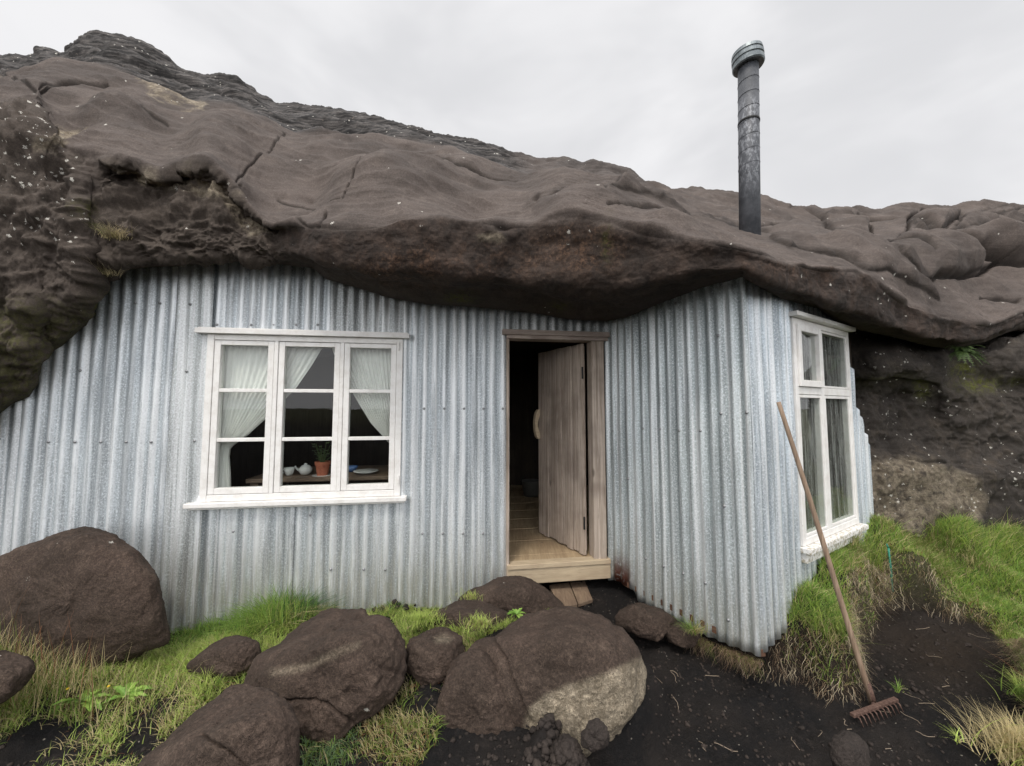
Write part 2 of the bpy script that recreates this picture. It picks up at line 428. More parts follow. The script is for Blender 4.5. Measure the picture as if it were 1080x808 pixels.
def pipe_mat():
    m, nt, b = mat('flue_pipe_metal'); n = N(nt); co = n.coord()
    a = n.noise(co, 7, 5, .65); c = n.noise(n.mapping(co, (1, 1, .5)), 40, 5, .75)
    col = n.mix(n.ramp(a, .35, .65), (.05, .054, .062), (.10, .105, .118))
    sx = n.new('ShaderNodeSeparateXYZ'); n.l(co, sx.inputs[0])
    zone = n.math('MULTIPLY', n.ramp(sx.outputs[2], .35, .65), n.ramp(sx.outputs[2], 1.30, 1.15))
    col = n.mix(n.math('MULTIPLY', n.ramp(c, .50, .57), n.math('ADD', n.math('MULTIPLY', zone, .8), .08)), col, (.22, .23, .25))
    n.l(col, b.inputs['Base Color']); b.inputs['Metallic'].default_value = .2; b.inputs['Roughness'].default_value = .55
    n.l(n.bump(c, .15, .004), b.inputs['Normal']); return m
M['pipe'] = pipe_mat()
M['cap'] = simple('flue_cap_metal', (.25, .28, .29), .4, .6, (.14, .16, .17), .1)
def glass_mat():
    m, nt, b = mat('window_glass'); n = N(nt)
    out = nt.nodes['Material Output']; tr = n.new('ShaderNodeBsdfTransparent'); gl = n.new('ShaderNodeBsdfGlossy')
    tr.inputs[0].default_value = (.93, .95, .94, 1); gl.inputs['Roughness'].default_value = .015
    fr = n.new('ShaderNodeFresnel'); fr.inputs[0].default_value = 1.5
    co = n.coord(); n.l(n.bump(n.noise(co, 2.2, 2), .05, .02), gl.inputs['Normal'])
    mx = n.new('ShaderNodeMixShader'); geo = n.new('ShaderNodeNewGeometry'); n.l(n.math('MULTIPLY', n.math('MULTIPLY', fr.outputs[0], 1.3), n.math('SUBTRACT', 1., geo.outputs['Backfacing'])), mx.inputs[0]); n.l(tr.outputs[0], mx.inputs[1]); n.l(gl.outputs[0], mx.inputs[2])
    n.l(mx.outputs[0], out.inputs[0]); return m
M['glass'] = glass_mat()
def cloth_mat(name='sheer_curtain', lo=.90, hi=1., v=.9):
    m, nt, b = mat(name); n = N(nt)
    out = nt.nodes['Material Output']; tr = n.new('ShaderNodeBsdfTransparent'); df = n.new('ShaderNodeBsdfDiffuse'); tl = n.new('ShaderNodeBsdfTranslucent')
    for x in (df, tl): x.inputs[0].default_value = (v, v*.99, v*.96, 1)
    m1 = n.new('ShaderNodeMixShader'); m1.inputs[0].default_value = .12; n.l(df.outputs[0], m1.inputs[1]); n.l(tl.outputs[0], m1.inputs[2])
    m2 = n.new('ShaderNodeMixShader'); uv = n.coord()
    n.l(n.ramp(n.noise(n.mapping(uv, (60, 60, 3)), 1, 3), .3, .7, lo, hi), m2.inputs[0]); n.l(tr.outputs[0], m2.inputs[1]); n.l(m1.outputs[0], m2.inputs[2])
    n.l(m2.outputs[0], out.inputs[0]); return m
M['curtain'] = cloth_mat(); M['net'] = cloth_mat('net_curtain', .10, .50, .55)
def grass_mat():
    m, nt, b = mat('grass_blades'); n = N(nt); c = n.attr('tint', 'Color')
    n.l(c, b.inputs['Base Color']); b.inputs['Roughness'].default_value = .55; b.inputs['Specular IOR Level'].default_value = .3
    tl = n.new('ShaderNodeBsdfTranslucent'); n.l(c, tl.inputs[0]); mx = n.new('ShaderNodeMixShader'); mx.inputs[0].default_value = .45
    n.l(b.outputs[0], mx.inputs[1]); n.l(tl.outputs[0], mx.inputs[2]); n.l(mx.outputs[0], nt.nodes['Material Output'].inputs[0]); return m
M['grass'] = grass_mat()

# ------------------------------------------------------------------ the rock hill
FW = lambda x: curve([(a, float(front.pt(front.px(a, 400)[0], 0)[1])) for a in (-300, -100, 0, 100, 200, 300, 400, 500, 600, 641)], x)
def wallD(x):
    x = np.asarray(x, float); out = np.empty_like(x)
    for i, v in enumerate(x.ravel()):
        if v <= 641: d = front.pt(front.px(v, 320)[0], 0)[1]
        elif v <= 785: d = porch.pt(porch.px(v, 310)[0], 0)[1]
        elif v <= 872: d = side.pt(side.px(max(v, 786), 310)[0], 0)[1]
        else: d = np.interp(v, [872, 900, 940, 1000, 1080, 1200, 1400], [side.pt(side.px(872, 310)[0], 0)[1], 3.12, 3.25, 3.45, 3.6, 3.8, 4.2])
        out.ravel()[i] = d
    return out
NX = 1150
xs = np.concatenate([np.linspace(-420, -12, 70), np.linspace(-10, 1090, NX), np.linspace(1094, 1450, 70)])
edge_y = np.interp(xs, *zip(*[(-420, 900), (-250, 800), (-100, 560), (0, 430), (15, 419), (30, 413), (40, 400), (46, 372), (62, 362), (75, 352), (91, 338), (95, 330), (98, 291), (120, 284), (200, 279), (250, 276), (290, 278), (330, 283), (345, 295), (375, 303), (410, 314), (450, 321), (500, 324), (560, 330), (600, 337), (640, 339), (660, 335), (700, 318), (740, 303), (783, 291), (800, 301), (824, 314), (863, 325), (880, 338), (900, 347), (935, 354), (975, 364), (1000, 368), (1038, 361), (1080, 342), (1200, 330), (1450, 330)]))
lip_y = curve([(-420, 90), (-100, 110), (0, 106), (38, 108), (50, 130), (70, 160), (90, 166), (125, 168), (170, 180), (190, 172), (215, 171), (250, 195), (268, 220), (285, 235), (333, 241), (365, 243), (400, 239), (430, 230), (480, 232), (552, 239), (595, 230), (641, 235), (681, 248), (724, 253), (790, 266), (863, 285), (913, 289), (935, 309), (974, 328), (1041, 344), (1080, 330), (1200, 318), (1450, 310)], xs)
lip_D = curve([(-420, 1.9), (-100, 2.35), (0, 2.5), (50, 2.5), (90, 2.42), (125, 2.38), (200, 2.45), (268, 2.45), (310, 2.35), (340, 2.22), (400, 2.18), (480, 2.22), (560, 2.3), (640, 2.2), (700, 2.08), (783, 1.95), (863, 2.32), (913, 2.55), (935, 2.68), (974, 2.88), (1041, 3.2), (1080, 3.45), (1200, 3.8), (1450, 4.4)], xs)
r9_y = curve([(-420, 60), (-100, 75), (0, 79), (30, 75), (67, 65), (100, 68), (112, 72), (140, 84), (175, 101), (215, 110), (240, 111), (270, 121), (321, 141), (348, 143), (413, 147), (458, 156), (520, 172), (557, 184), (580, 181), (609, 188), (652, 206), (724, 223), (790, 245), (830, 254), (870, 262), (900, 262), (950, 256), (1000, 255), (1080, 262), (1200, 265), (1450, 265)], xs)
r9_D = curve([(-420, 3), (0, 3.3), (100, 3.6), (200, 3.6), (300, 3.6), (400, 3.6), (480, 3.6), (557, 3.3), (609, 3.05), (652, 2.95), (724, 2.85), (790, 2.8), (850, 2.95), (900, 3.3), (950, 3.7), (1000, 4.1), (1080, 4.6), (1200, 5), (1450, 5.5)], xs)
sky_pts = [(-420, 75), (-200, 75), (-60, 70), (0, 62), (25, 59), (42, 54), (65, 56), (72, 49), (92, 41), (127, 45), (150, 52), (175, 67), (187, 75), (205, 79), (225, 85), (250, 86), (270, 99), (280, 103), (324, 115), (342, 119), (369, 119), (410, 130), (458, 145), (520, 156), (537, 163), (623, 173), (643, 173), (663, 179), (668, 184), (687, 193), (707, 199), (738, 199), (767, 203), (781, 204), (801, 208), (836, 217), (877, 222), (902, 219), (913, 222), (960, 214), (991, 219), (1010, 219), (1033, 212), (1058, 218), (1080, 219), (1200, 225), (1450, 240)]
sky_y = np.interp(xs, *zip(*sky_pts))
sky_D = curve([(-420, 3.8), (0, 4.2), (100, 4.5), (200, 4.7), (300, 4.7), (400, 4.7), (500, 4.8), (600, 4.8), (667, 4.8), (720, 5.4), (790, 5.6), (900, 6.5), (1000, 7), (1080, 7.5), (1200, 8), (1450, 9)], xs)
wd = wallD(xs)
# blend weights by picture column
left = 1-smooth(85, 110, xs)                 # the left rock mass
rec = smooth(95, 120, xs)*(1-smooth(275, 320, xs))   # recess beneath the slab
right = smooth(860, 960, xs)
topl = 1-smooth(520, 590, xs)                # where the layered cap sits
rows = []
def lerp(a, b, t): return a+(b-a)*t
rows.append(P(xs, edge_y-16, wd+.9))
rows.append(P(xs, edge_y-9, wd+.30))
rows.append(P(xs, edge_y, wd-.07))
f3 = .10+.10*(1-rec)*(1-left); d3 = lerp(lerp(lerp(wd, lip_D, .55), wd-.24, rec), np.maximum(wd-.16, 2.0), left)
rows.append(P(xs, lerp(edge_y, lip_y, f3), d3))
f35 = .38; d35 = lerp(lerp(lerp(wd, lip_D, .93), wd-.27, rec), wd-.27, left)
rows.append(P(xs, lerp(edge_y, lip_y, f35), d35))
f4 = lerp(lerp(.72, .88, rec), .7, left); d4 = lerp(lerp(lip_D+.02, wd-.20, rec), wd-.26, left)
rows.append(P(xs, lerp(edge_y, lip_y, f4), d4))
rows.append(P(xs, lip_y, lip_D+0*xs))
rows.append(P(xs, lerp(lip_y, r9_y, .12), lerp(lip_D, r9_D, .10)))
rows.append(P(xs, lerp(lip_y, r9_y, .38), lerp(lip_D, r9_D, .30)))
rows.append(P(xs, lerp(lip_y, r9_y, .72), lerp(lip_D, r9_D, .62)))
rows.append(P(xs, r9_y, r9_D))
hidden = (1-topl)*(1-smooth(800, 870, xs))
rows.append(P(xs, lerp(lerp(r9_y, sky_y, .12), r9_y+2, hidden), r9_D+lerp(.30, .45, hidden)))
rows.append(P(xs, lerp(r9_y, sky_y, lerp(.45, .35, hidden)), lerp(r9_D, sky_D, lerp(.42, .55, hidden))))
rows.append(P(xs, lerp(r9_y, sky_y, .85), lerp(r9_D, sky_D, lerp(.80, .85, hidden))))
rows.append(P(xs, sky_y, sky_D))
bk = rows[-1].copy(); bk[:, 1] += 1.2; bk[:, 2] -= .05; rows.append(bk)
bk = bk.copy(); bk[:, 1] += 6; bk[:, 2] -= 1.5; rows.append(bk)
bk = bk.copy(); bk[:, 1] += 9; bk[:, 2] = -1; rows.append(bk)
seg = [4, 10, 18, 34, 40, 30, 14, 26, 40, 40, 14, 20, 30, 16, 6, 4, 4]
VR = []; RI = []
K = np.array(rows)
for i in range(len(rows)-1):
    p0, p1, p2, p3 = K[max(i-1, 0)], K[i], K[i+1], K[min(i+2, len(rows)-1)]
    n = seg[i]
    l1 = np.linalg.norm(p2-p1, axis=1)[:, None]; l0 = np.maximum(np.linalg.norm(p1-p0, axis=1)[:, None], 1e-4); l2 = np.maximum(np.linalg.norm(p3-p2, axis=1)[:, None], 1e-4)
    m1 = (p2-p1)/np.maximum(l1, 1e-4); a0 = (p1-p0)/l0 if i else m1; a2 = (p3-p2)/l2
    t1 = (m1*l0+a0*l1)/(l0+l1)*l1*.95; t2 = (m1*l2+a2*l1)/(l2+l1)*l1*.95
    for k in range(n):
        t = k/n
        VR.append((2*t**3-3*t**2+1)*p1+(t**3-2*t**2+t)*t1+(-2*t**3+3*t**2)*p2+(t**3-t**2)*t2); RI.append(i+t)
VR.append(K[-1]); RI.append(len(rows)-1)
V = np.array(VR); RI = np.array(RI)[:, None]*np.ones(len(xs))[None]
nr, nc = V.shape[:2]
def normals(V):
    du = np.gradient(V, axis=1); dv = np.gradient(V, axis=0)
    n = np.cross(du, dv); n /= np.linalg.norm(n, axis=2)[..., None]+1e-9
    return n
Nn = normals(V)
if (Nn[120, 300] @ (V[120, 300]-np.array([0, 0, EYE]))) > 0: Nn = -Nn; FLIP = True
else: FLIP = False
PX, PY = proj(V)
X1 = np.broadcast_to(xs[None], RI.shape)
L = np.broadcast_to(left[None], RI.shape); REC = np.broadcast_to(rec[None], RI.shape); TOPL = np.broadcast_to(topl[None], RI.shape)
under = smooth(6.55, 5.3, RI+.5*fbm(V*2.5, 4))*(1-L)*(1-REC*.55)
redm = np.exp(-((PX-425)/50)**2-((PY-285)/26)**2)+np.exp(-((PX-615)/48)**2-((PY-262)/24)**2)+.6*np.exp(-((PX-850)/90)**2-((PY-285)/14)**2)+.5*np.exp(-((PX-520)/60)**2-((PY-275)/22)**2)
slabz = smooth(5.9, 6.2, RI)*smooth(10.35, 10.0, RI)
topz = smooth(10.15, 10.5, RI)*TOPL*smooth(14.9, 14.5, RI+0*X1)
topz = np.maximum(topz, smooth(10.6, 11, RI)*smooth(700, 640, X1)*.35)
disp = np.zeros(RI.shape)
disp += .10*perlin(V*1.5+3)*slabz+.035*perlin(V*4.2+8)*slabz+.012*perlin(V*[3, 3, 14]+2)*slabz
disp += .07*fbm(V*2.2, 3)*smooth(10.8, 11.5, RI)*(1-TOPL)
disp += (.05*perlin(V*2.6)+.012*fbm(V*9, 4, .5))*smooth(6.4, 5.4, RI)*(1-L)*(1-REC)*smooth(2, 3, RI)
for bx_, by_, wx_, wy_, am_ in ((400, 190, 55, 26, .10), (618, 212, 75, 13, .09), (250, 140, 60, 22, .08), (130, 112, 50, 18, .09), (505, 215, 30, 18, -.07), (330, 195, 22, 22, -.05), (470, 180, 50, 10, .07), (720, 240, 60, 9, .05), (190, 140, 18, 20, -.05)):
    disp += am_*np.exp(-((PX-bx_)/wx_)**2-((PY-by_)/wy_)**2)*slabz
fl_w = RI*5.2+1.6*perlin(V*[.9, .9, 2.2]); fl_t = fl_w-np.floor(fl_w); disp += .014*(fl_t**3-.25)*smooth(1, .93, fl_t)*slabz*smooth(720, 640, PX)*smooth(-.15, .25, perlin(V*1.7+21))
rough = np.clip(L+REC, 0, 1)*smooth(6.1, 5.8, RI)
disp += (.09*fbm(V*2.4+5, 3)+.045*ridged(V*4+1, 5, .5)+.02*ridged(V*[9, 9, 16]+1, 3, .5)-.04)*rough*smooth(1.9, 2.6, RI)
# layered cap: thin tilted strata that step in and out
lay = V[..., 2]-.10*perlin(V*1.3)-.16*V[..., 0]*0
strata = perlin(np.stack([V[..., 0]*1.2, V[..., 1]*1.2, lay*9+V[..., 0]*2.6], -1))
disp += (.13*strata+.012*ridged(V*9, 3, .5)+.03*fbm(V*3, 3))*topz
disp += .004*fbm(V*22, 3)
WB1 = 2.2*perlin(V*6); WB2 = 1.6*perlin(V*7+4); CM = smooth(5.9, 6.1, RI)
# skyline jaggedness
# cracks and ledges (in places read from the picture, carved as real grooves)
crk = np.zeros(RI.shape)
def carve(pts, w, depth, step=0.):
    global disp
    x0, x1 = min(p[0] for p in pts)-15, max(p[0] for p in pts)+15; y0, y1 = min(p[1] for p in pts)-12, max(p[1] for p in pts)+12
    k = (PX > x0) & (PX < x1) & (PY > y0) & (PY < y1) & (CM > 0)
    d = line_dist(PX[k]+WB1[k], PY[k]+WB2[k], pts); near = smooth(600, 900, np.mean([p[0] for p in pts]))
    disp[k] -= depth*(1+.7*near)*np.exp(-(d/(w*(1+.1*near)))**2)*CM[k]; crk[k] = np.maximum(crk[k], np.exp(-(d/(w*.9))**2))
cracks = [([(2, 78), (45, 97), (60, 92), (85, 87), (112, 85)], 1.2, .03), ([(30, 105), (45, 92), (80, 88)], 1.2, .02),
 ([(250, 190), (262, 178), (285, 163), (300, 140)], 1.1, .022), ([(255, 195), (245, 205)], 1.2, .02),
 ([(364, 215), (378, 198), (393, 178), (410, 160)], 1.1, .022), ([(290, 205), (305, 210), (325, 213), (360, 216)], 1.1, .012),
 ([(115, 107), (125, 105), (136, 112)], 1.3, .02), ([(150, 120), (165, 128), (175, 130)], 1.2, .015),
 ([(335, 244), (340, 234), (345, 228)], 1.2, .03), ([(316, 232), (325, 240), (370, 242), (410, 238)], 1.3, .02),
 ([(455, 165), (480, 177), (515, 182), (545, 186)], 1.4, .03), ([(580, 210), (600, 203), (625, 206), (635, 213)], 1.3, .02),
 ([(640, 225), (680, 225), (725, 224), (760, 228)], 1.4, .025),
 ([(980, 295), (1010, 292), (1035, 288), (1055, 276)], 1.7, .045), ([(1040, 312), (1080, 314)], 1.3, .02),
 ([(802, 240), (830, 236), (848, 235), (870, 242)], 1.6, .04), ([(835, 218), (868, 228), (874, 240)], 1.5, .035),
 ([(905, 228), (930, 231), (960, 228), (975, 222), (1020, 225)], 1.5, .04), ([(912, 232), (918, 245), (922, 252)], 1.5, .04),
 ([(935, 258), (950, 250), (958, 243), (955, 232), (965, 226)], 1.6, .05), ([(955, 232), (975, 240), (990, 245), (1003, 236), (1020, 227)], 1.6, .05),
 ([(993, 256), (998, 247), (1030, 244), (1060, 242), (1090, 240)], 1.6, .05), ([(998, 256), (1025, 266), (1050, 275), (1080, 282), (1100, 284)], 1.7, .05),
 ([(1020, 227), (1050, 230), (1090, 224)], 1.5, .035), ([(935, 258), (955, 262), (968, 275)], 1.4, .02)]
for c in cracks: carve(*c)
plates = [([(955, 232), (975, 224), (1020, 227), (1003, 236), (990, 246), (965, 241)], .10, 3), ([(1000, 246), (1060, 241), (1110, 238), (1110, 286), (1050, 276), (1000, 257)], .14, 4),
 ([(922, 257), (950, 250), (998, 256), (1050, 277), (1010, 293), (972, 298), (935, 280)], .12, 5), ([(798, 241), (830, 236), (850, 236), (885, 248), (930, 262), (975, 300), (990, 318), (900, 278), (830, 260)], .10, 5),
 ([(870, 224), (910, 231), (918, 247), (922, 256), (885, 246), (868, 236)], .10, 3), ([(1020, 226), (1060, 219), (1110, 221), (1110, 236), (1040, 240), (1005, 243)], .12, 3),
 ([(640, 213), (700, 216), (760, 228), (788, 242), (724, 222), (680, 214), (650, 205)], .06, 3)]
for pl, hh_, ww_ in plates:
    x0, x1 = min(p[0] for p in pl)-8, max(p[0] for p in pl)+8; y0, y1 = min(p[1] for p in pl)-8, max(p[1] for p in pl)+8
    k = (PX > x0) & (PX < x1) & (PY > y0) & (PY < y1) & (CM > 0); sd__ = sdf(PX[k]+WB1[k]*1.5, PY[k]+WB2[k], pl)
    disp[k] += hh_*np.sqrt(np.clip(sd__/ww_/3, 0, 1)); crk[k] = np.maximum(crk[k], .8*np.exp(-(sd__/1.3)**2))
# right hand lobes between the cracks swell a little
disp += .12*np.exp(-((PX-1040)/70)**2-((PY-258)/14)**2)*slabz+.10*np.exp(-((PX-985)/30)**2-((PY-236)/9)**2)
# the sharper lower lip of the slab at left: pronounced overhang
disp += .02*REC*np.exp(-((RI-6.1)/.22)**2)
# little hollows
for hx, hy, hw in ((565, 211, 4), (532, 240, 9), (318, 200, 7), (763, 250, 4)):
    disp -= .04*np.exp(-((PX-hx)/hw)**2-((PY-hy)/(hw*.5))**2)*smooth(5.2, 5.8, RI)
disp *= smooth(0, 2.2, RI)*.999
V2 = V+Nn*disp[..., None]
tan = np.zeros(RI.shape)
wobx = PX+7*fbm(V*7, 3); woby = PY+6*fbm(V*7+9, 3)
for poly, a in ((((58, 128), (92, 132), (80, 150), (62, 165), (40, 163), (48, 140)), 1.), (((122, 172), (150, 176), (178, 186), (205, 172), (240, 190), (268, 222), (285, 250), (262, 250), (235, 215), (200, 205), (160, 198)), .95),
                (((145, 85), (165, 88), (190, 98), (215, 107), (212, 112), (180, 106), (160, 100)), .95), ((( 500, 246), (525, 243), (530, 252), (505, 256)), .5)):
    tan = np.maximum(tan, a*smooth(-4, 4, sdf(wobx, woby, poly)))
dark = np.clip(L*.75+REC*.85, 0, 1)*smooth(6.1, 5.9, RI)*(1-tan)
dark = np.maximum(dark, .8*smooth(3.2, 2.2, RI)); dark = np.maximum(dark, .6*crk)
speck = .02+1.*smooth(60, 20, PX)*smooth(6.1, 5.8, RI)*smooth(250, 200, PY)+.45*L*smooth(6.1, 5.8, RI)*smooth(340, 200, PY)
speck += .12*topz+.45*np.exp(-((PX-950)/40)**2-((PY-308)/12)**2)+.3*tan+.25*np.exp(-((PX-640)/60)**2-((PY-250)/14)**2)
moss = .42*smooth(300, 340, PY)*L*smooth(6, 5.8, RI)+.9*np.exp(-((PX-98)/7)**2-((PY-325)/25)**2)+.9*np.exp(-((PX-485)/14)**2-((PY-314)/5)**2)+.6*np.exp(-((PX-590)/12)**2-((PY-325)/5)**2)+.5*np.exp(-((PX-640)/5)**2-((PY-255)/16)**2)
moss += .6*np.exp(-((PX-95)/10)**2-((PY-226)/8)**2)
EDGEUNDER = under*(1-.0*REC)
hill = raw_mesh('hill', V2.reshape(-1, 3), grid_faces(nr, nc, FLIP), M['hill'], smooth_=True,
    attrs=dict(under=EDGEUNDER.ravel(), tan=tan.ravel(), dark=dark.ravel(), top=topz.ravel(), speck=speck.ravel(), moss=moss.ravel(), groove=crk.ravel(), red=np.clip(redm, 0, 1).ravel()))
tag(hill, 'great smooth brown rock overhang roofing the corrugated iron house', kind='structure')
def hill_pt(x, y, rlo=2.0):
    d = (PX-x)**2+(PY-y)**2+np.where(RI < rlo, 1e9, 0)+np.where(RI > 14.2, 1e9, 0)+V2[..., 1]*2
    i = np.unravel_index(np.argmin(d), d.shape); return V2[i], Nn[i]

# ------------------------------------------------------------------ rock face at the right, below the overhang
cx_ = np.linspace(800, 1450, 520)
ey = np.interp(cx_, xs, edge_y)
keys = [(-26, .55), (-6, .18), (14, .02)]
cr = [P(cx_, ey-26, np.interp(cx_, xs, wd)+.6), P(cx_, ey-5, np.interp(cx_, xs, wd)+.22)]
def band(y, tab): cr.append(P(cx_, np.interp(cx_, [t[0] for t in y], [t[1] for t in y]), curve(tab, cx_)))
band([(800, 372), (900, 372), (985, 384), (1030, 372), (1080, 362), (1450, 360)], [(800, 3.5), (890, 3.34), (930, 3.18), (975, 3.22), (1005, 3.50), (1040, 3.42), (1080, 3.45), (1450, 4.0)])
band([(800, 398), (900, 400), (985, 404), (1030, 398), (1450, 398)], [(800, 3.5), (890, 3.36), (930, 3.24), (975, 3.30), (1005, 3.45), (1040, 3.50), (1080, 3.5), (1450, 4.0)])
band([(800, 418), (1450, 420)], [(800, 3.6), (900, 3.50), (975, 3.52), (1005, 3.42), (1080, 3.6), (1450, 4.1)])
band([(800, 470), (1450, 465)], [(800, 3.6), (900, 3.44), (975, 3.5), (1040, 3.52), (1080, 3.55), (1450, 4.1)])
band([(800, 484), (920, 482), (1040, 488), (1450, 488)], [(800, 3.5), (900, 3.40), (975, 3.34), (1030, 3.46), (1080, 3.5), (1450, 4.1)])
band([(800, 520), (1450, 520)], [(800, 3.5), (900, 3.32), (975, 3.28), (1030, 3.38), (1080, 3.45), (1450, 4.0)])
band([(800, 640), (1450, 640)], [(800, 3.5), (900, 3.4), (975, 3.35), (1080, 3.5), (1450, 4.1)])
Kc = np.array(cr); rowsC = []; 
for i in range(len(cr)-1):
    p0, p1, p2, p3 = Kc[max(i-1, 0)], Kc[i], Kc[i+1], Kc[min(i+2, len(cr)-1)]
    n = [10, 16, 26, 20, 40, 16, 30, 30][i]
    for k in range(n):
        t = k/n; rowsC.append(.5*((2*p1)+(-p0+p2)*t+(2*p0-5*p1+4*p2-p3)*t*t+(-p0+3*p1-3*p2+p3)*t**3))
rowsC.append(Kc[-1]); VC = np.array(rowsC); NC = normals(VC)
flipc = (NC[60, 200] @ (VC[60, 200]-np.array([0, 0, EYE]))) > 0
if flipc: NC = -NC
CPX, CPY = proj(VC)
dc = .05*fbm(VC*3, 4)+.026*ridged(VC*7, 4, .5)*smooth(400, 420, CPY)*(1-.8*np.exp(-((CPX-975)/50)**2-((CPY-515)/28)**2))+.006*fbm(VC*40, 2)-.02
dc -= .05*np.exp(-(line_dist(CPX+2*perlin(VC*5), CPY+3*perlin(VC*5+3), [(895, 402), (930, 406), (990, 408)])/2.5)**2)
dc -= .07*np.exp(-(line_dist(CPX, CPY, [(1005, 366), (1030, 358), (1080, 344), (1110, 335)])/3)**2)
dc -= .03*np.exp(-(line_dist(CPX+3*perlin(VC*5), CPY+3*perlin(VC*5+3), [(915, 478), (945, 482), (1000, 490)])/1.6)**2)
VC2 = VC+NC*dc[..., None]
tanc = smooth(-5, 7, sdf(CPX+5*fbm(VC*6, 3), CPY+4*fbm(VC*6+5, 3), [(905, 488), (960, 483), (1000, 490), (1030, 505), (1040, 525), (1020, 560), (905, 560)]))*.75
mossc = np.maximum(1.2*np.exp(-((CPX-1018)/13)**2-((CPY-390)/10)**2), 1.1*np.exp(-((CPX-1035)/22)**2-((CPY-405)/8)**2))
mossc = np.maximum(mossc, .9*np.exp(-((CPX-973)/8)**2-((CPY-412)/9)**2)); mossc = np.maximum(mossc, .4*np.exp(-((CPX-930)/40)**2-((CPY-402)/5)**2))
mossc = np.maximum(mossc, .9*np.exp(-((CPX-1072)/8)**2-((CPY-403)/5)**2))
spc = .22+.4*np.exp(-((CPX-960)/22)**2-((CPY-378)/12)**2)+.25*smooth(400, 430, CPY)
cl = raw_mesh('cliff', VC2.reshape(-1, 3), grid_faces(*VC.shape[:2], flipc), M['cliff'], smooth_=True,
    attrs=dict(under=0*dc.ravel(), tan=tanc.ravel(), dark=.15+0*dc.ravel(), top=0*dc.ravel(), speck=spc.ravel(), moss=mossc.ravel()))
tag(cl, 'dark speckled rock face under the overhang at right', kind='structure')

# ------------------------------------------------------------------ ground
path_px = [(628, 640, .12), (660, 652, .10), (690, 668, .08), (735, 690, .05), (775, 705, .04), (812, 718, .03), (850, 724, .03), (886, 744, .03), (905, 735, .04), (908, 700, .08), (912, 668, .12), (922, 648, .16), (945, 636, .18), (975, 640, .18), (1005, 650, .17), (1045, 664, .13), (1066, 690, .10), (1085, 730, .07), (1100, 800, .05)]
path = [tuple(G(*p)[:2]) for p in path_px]+[(2.9, 1.0), (3.5, -6), (-1.5, -6), (-.5, .9), (.05, 1.5), (.25, 1.75), (.55, 1.75), (.80, 2.05), (.72, 2.45), (.5, 2.7)]
def gp(x, y, D, dz=0):
    p = P(x, y, D); return (p[0], p[1], p[2]+dz)
bank_ctrl = [tuple(side.pt(t, z, .02)) for t, z in ((.0, .20), (.25, .33), (.5, .47), (.9, .57), (1.3, .63), (1.8, .70))]
bank_ctrl += [tuple(side.pt(t, z, .30)) for t, z in ((.0, .17), (.3, .28), (.6, .40), (1.2, .50), (1.7, .58))]
bank_ctrl += [tuple(porch.pt(t, z, .04)) for t, z in ((.1, .12), (.4, .15), (.8, .16), (1.1, .18))]
bank_ctrl += [gp(940, 618, 2.8, -.03), gp(1000, 635, 2.8, -.03), gp(1050, 640, 2.75, -.05), gp(1080, 680, 2.5, -.05), gp(1000, 545, 3.35, -.06), gp(1080, 548, 3.5, -.08), gp(1080, 600, 3.0, -.06), gp(1200, 560, 3.6, -.05), gp(1300, 700, 3., 0), (3., 1.2, .16), (2.4, .9, .1), (4.5, 0, .2), (4, -3, .1), (6, 3, .6), (8, 5, .7)]
bank_ctrl += [(.4, 3.0, .12), (0, 3.0, .1), (-.5, 2.9, .08), (-1.2, 2.8, .05), (-1.9, 2.7, .03), (-2.2, 2.6, .06), (-2.8, 2.5, .22), (-3.3, 2.2, .33), (-2.7, 2.1, .30), (-2.3, 1.9, .18), (-1.9, 1.6, .10), (-2.4, 1.3, .14), (-1.2, 1.2, .10), (-1.4, 2.2, .15), (-1.7, 2.45, .12), (-1.0, 2.5, .15), (-.9, 1.9, .22), (-1.3, 1.7, .16), (-.5, 1.5, .15), (-.45, 1.85, .26), (-.15, 1.65, .20), (-.2, 2.1, .32), (0, 2.3, .32), (.3, 2.5, .26), (-.3, 2.4, .30), (-.6, 2.3, .24), (-.3, 2.7, .18), (.25, 2.8, .14), (-.3, 1.2, .05), (-5, 2, .5), (-4, 0, .2), (-2, -3, 0), (0, 4, .1), (0, 7, .1), (4, 5, .6), (-4, 5, .4)]
bc = np.array(bank_ctrl); fc = np.array([G(700, 760, 0), G(850, 780, 0), G(970, 700, .05), G(960, 645, .17), G(1030, 680, .12), G(650, 650, .10), G(690, 690, .05), G(800, 740, .02), (.5, 1., 0.), (1.5, 0, 0), (1, -4, 0)])
def idw(c, X, Y, pw=3):
    num = 0; den = 0
    for q in c:
        w = 1/((X-q[0])**2+(Y-q[1])**2+.004)**(pw/2); num = num+w*q[2]; den = den+w
    return num/den
MX, MY = float(P(598, 780, 1.60)[0]), 1.58
def hgt(X, Y, fine=True):
    X = np.asarray(X, float); Y = np.asarray(Y, float)
    wob = np.stack([X*4, Y*4, 0*X+3], -1)
    sd = sdf(X+.05*perlin(wob), Y+.05*perlin(wob+7), path)
    t = smooth(-.045, .02, sd)
    hb = idw(bc, X, Y); hf = idw(fc, X, Y, 2)
    far = smooth(9, 30, np.hypot(X, Y)); hb = hb*(1-far); hf = hf*(1-far)
    h = hb*(1-t)+np.minimum(hf, hb+.02)*t
    if fine:
        q = np.stack([X, Y, 0*X], -1)
        h = h+(.03*fbm(q*2.2, 3)+.016*fbm(q*9+4, 4, .6))*(1-far)*(1-.35*t)
        h = h+.27*np.exp(-((X-MX)/.115)**2-((Y-MY)/.12)**2)
        h = h+(.009*ridged(q*16, 3, .6)+.006*ridged(q*34, 2, .6))*(1-far)
    return h, t
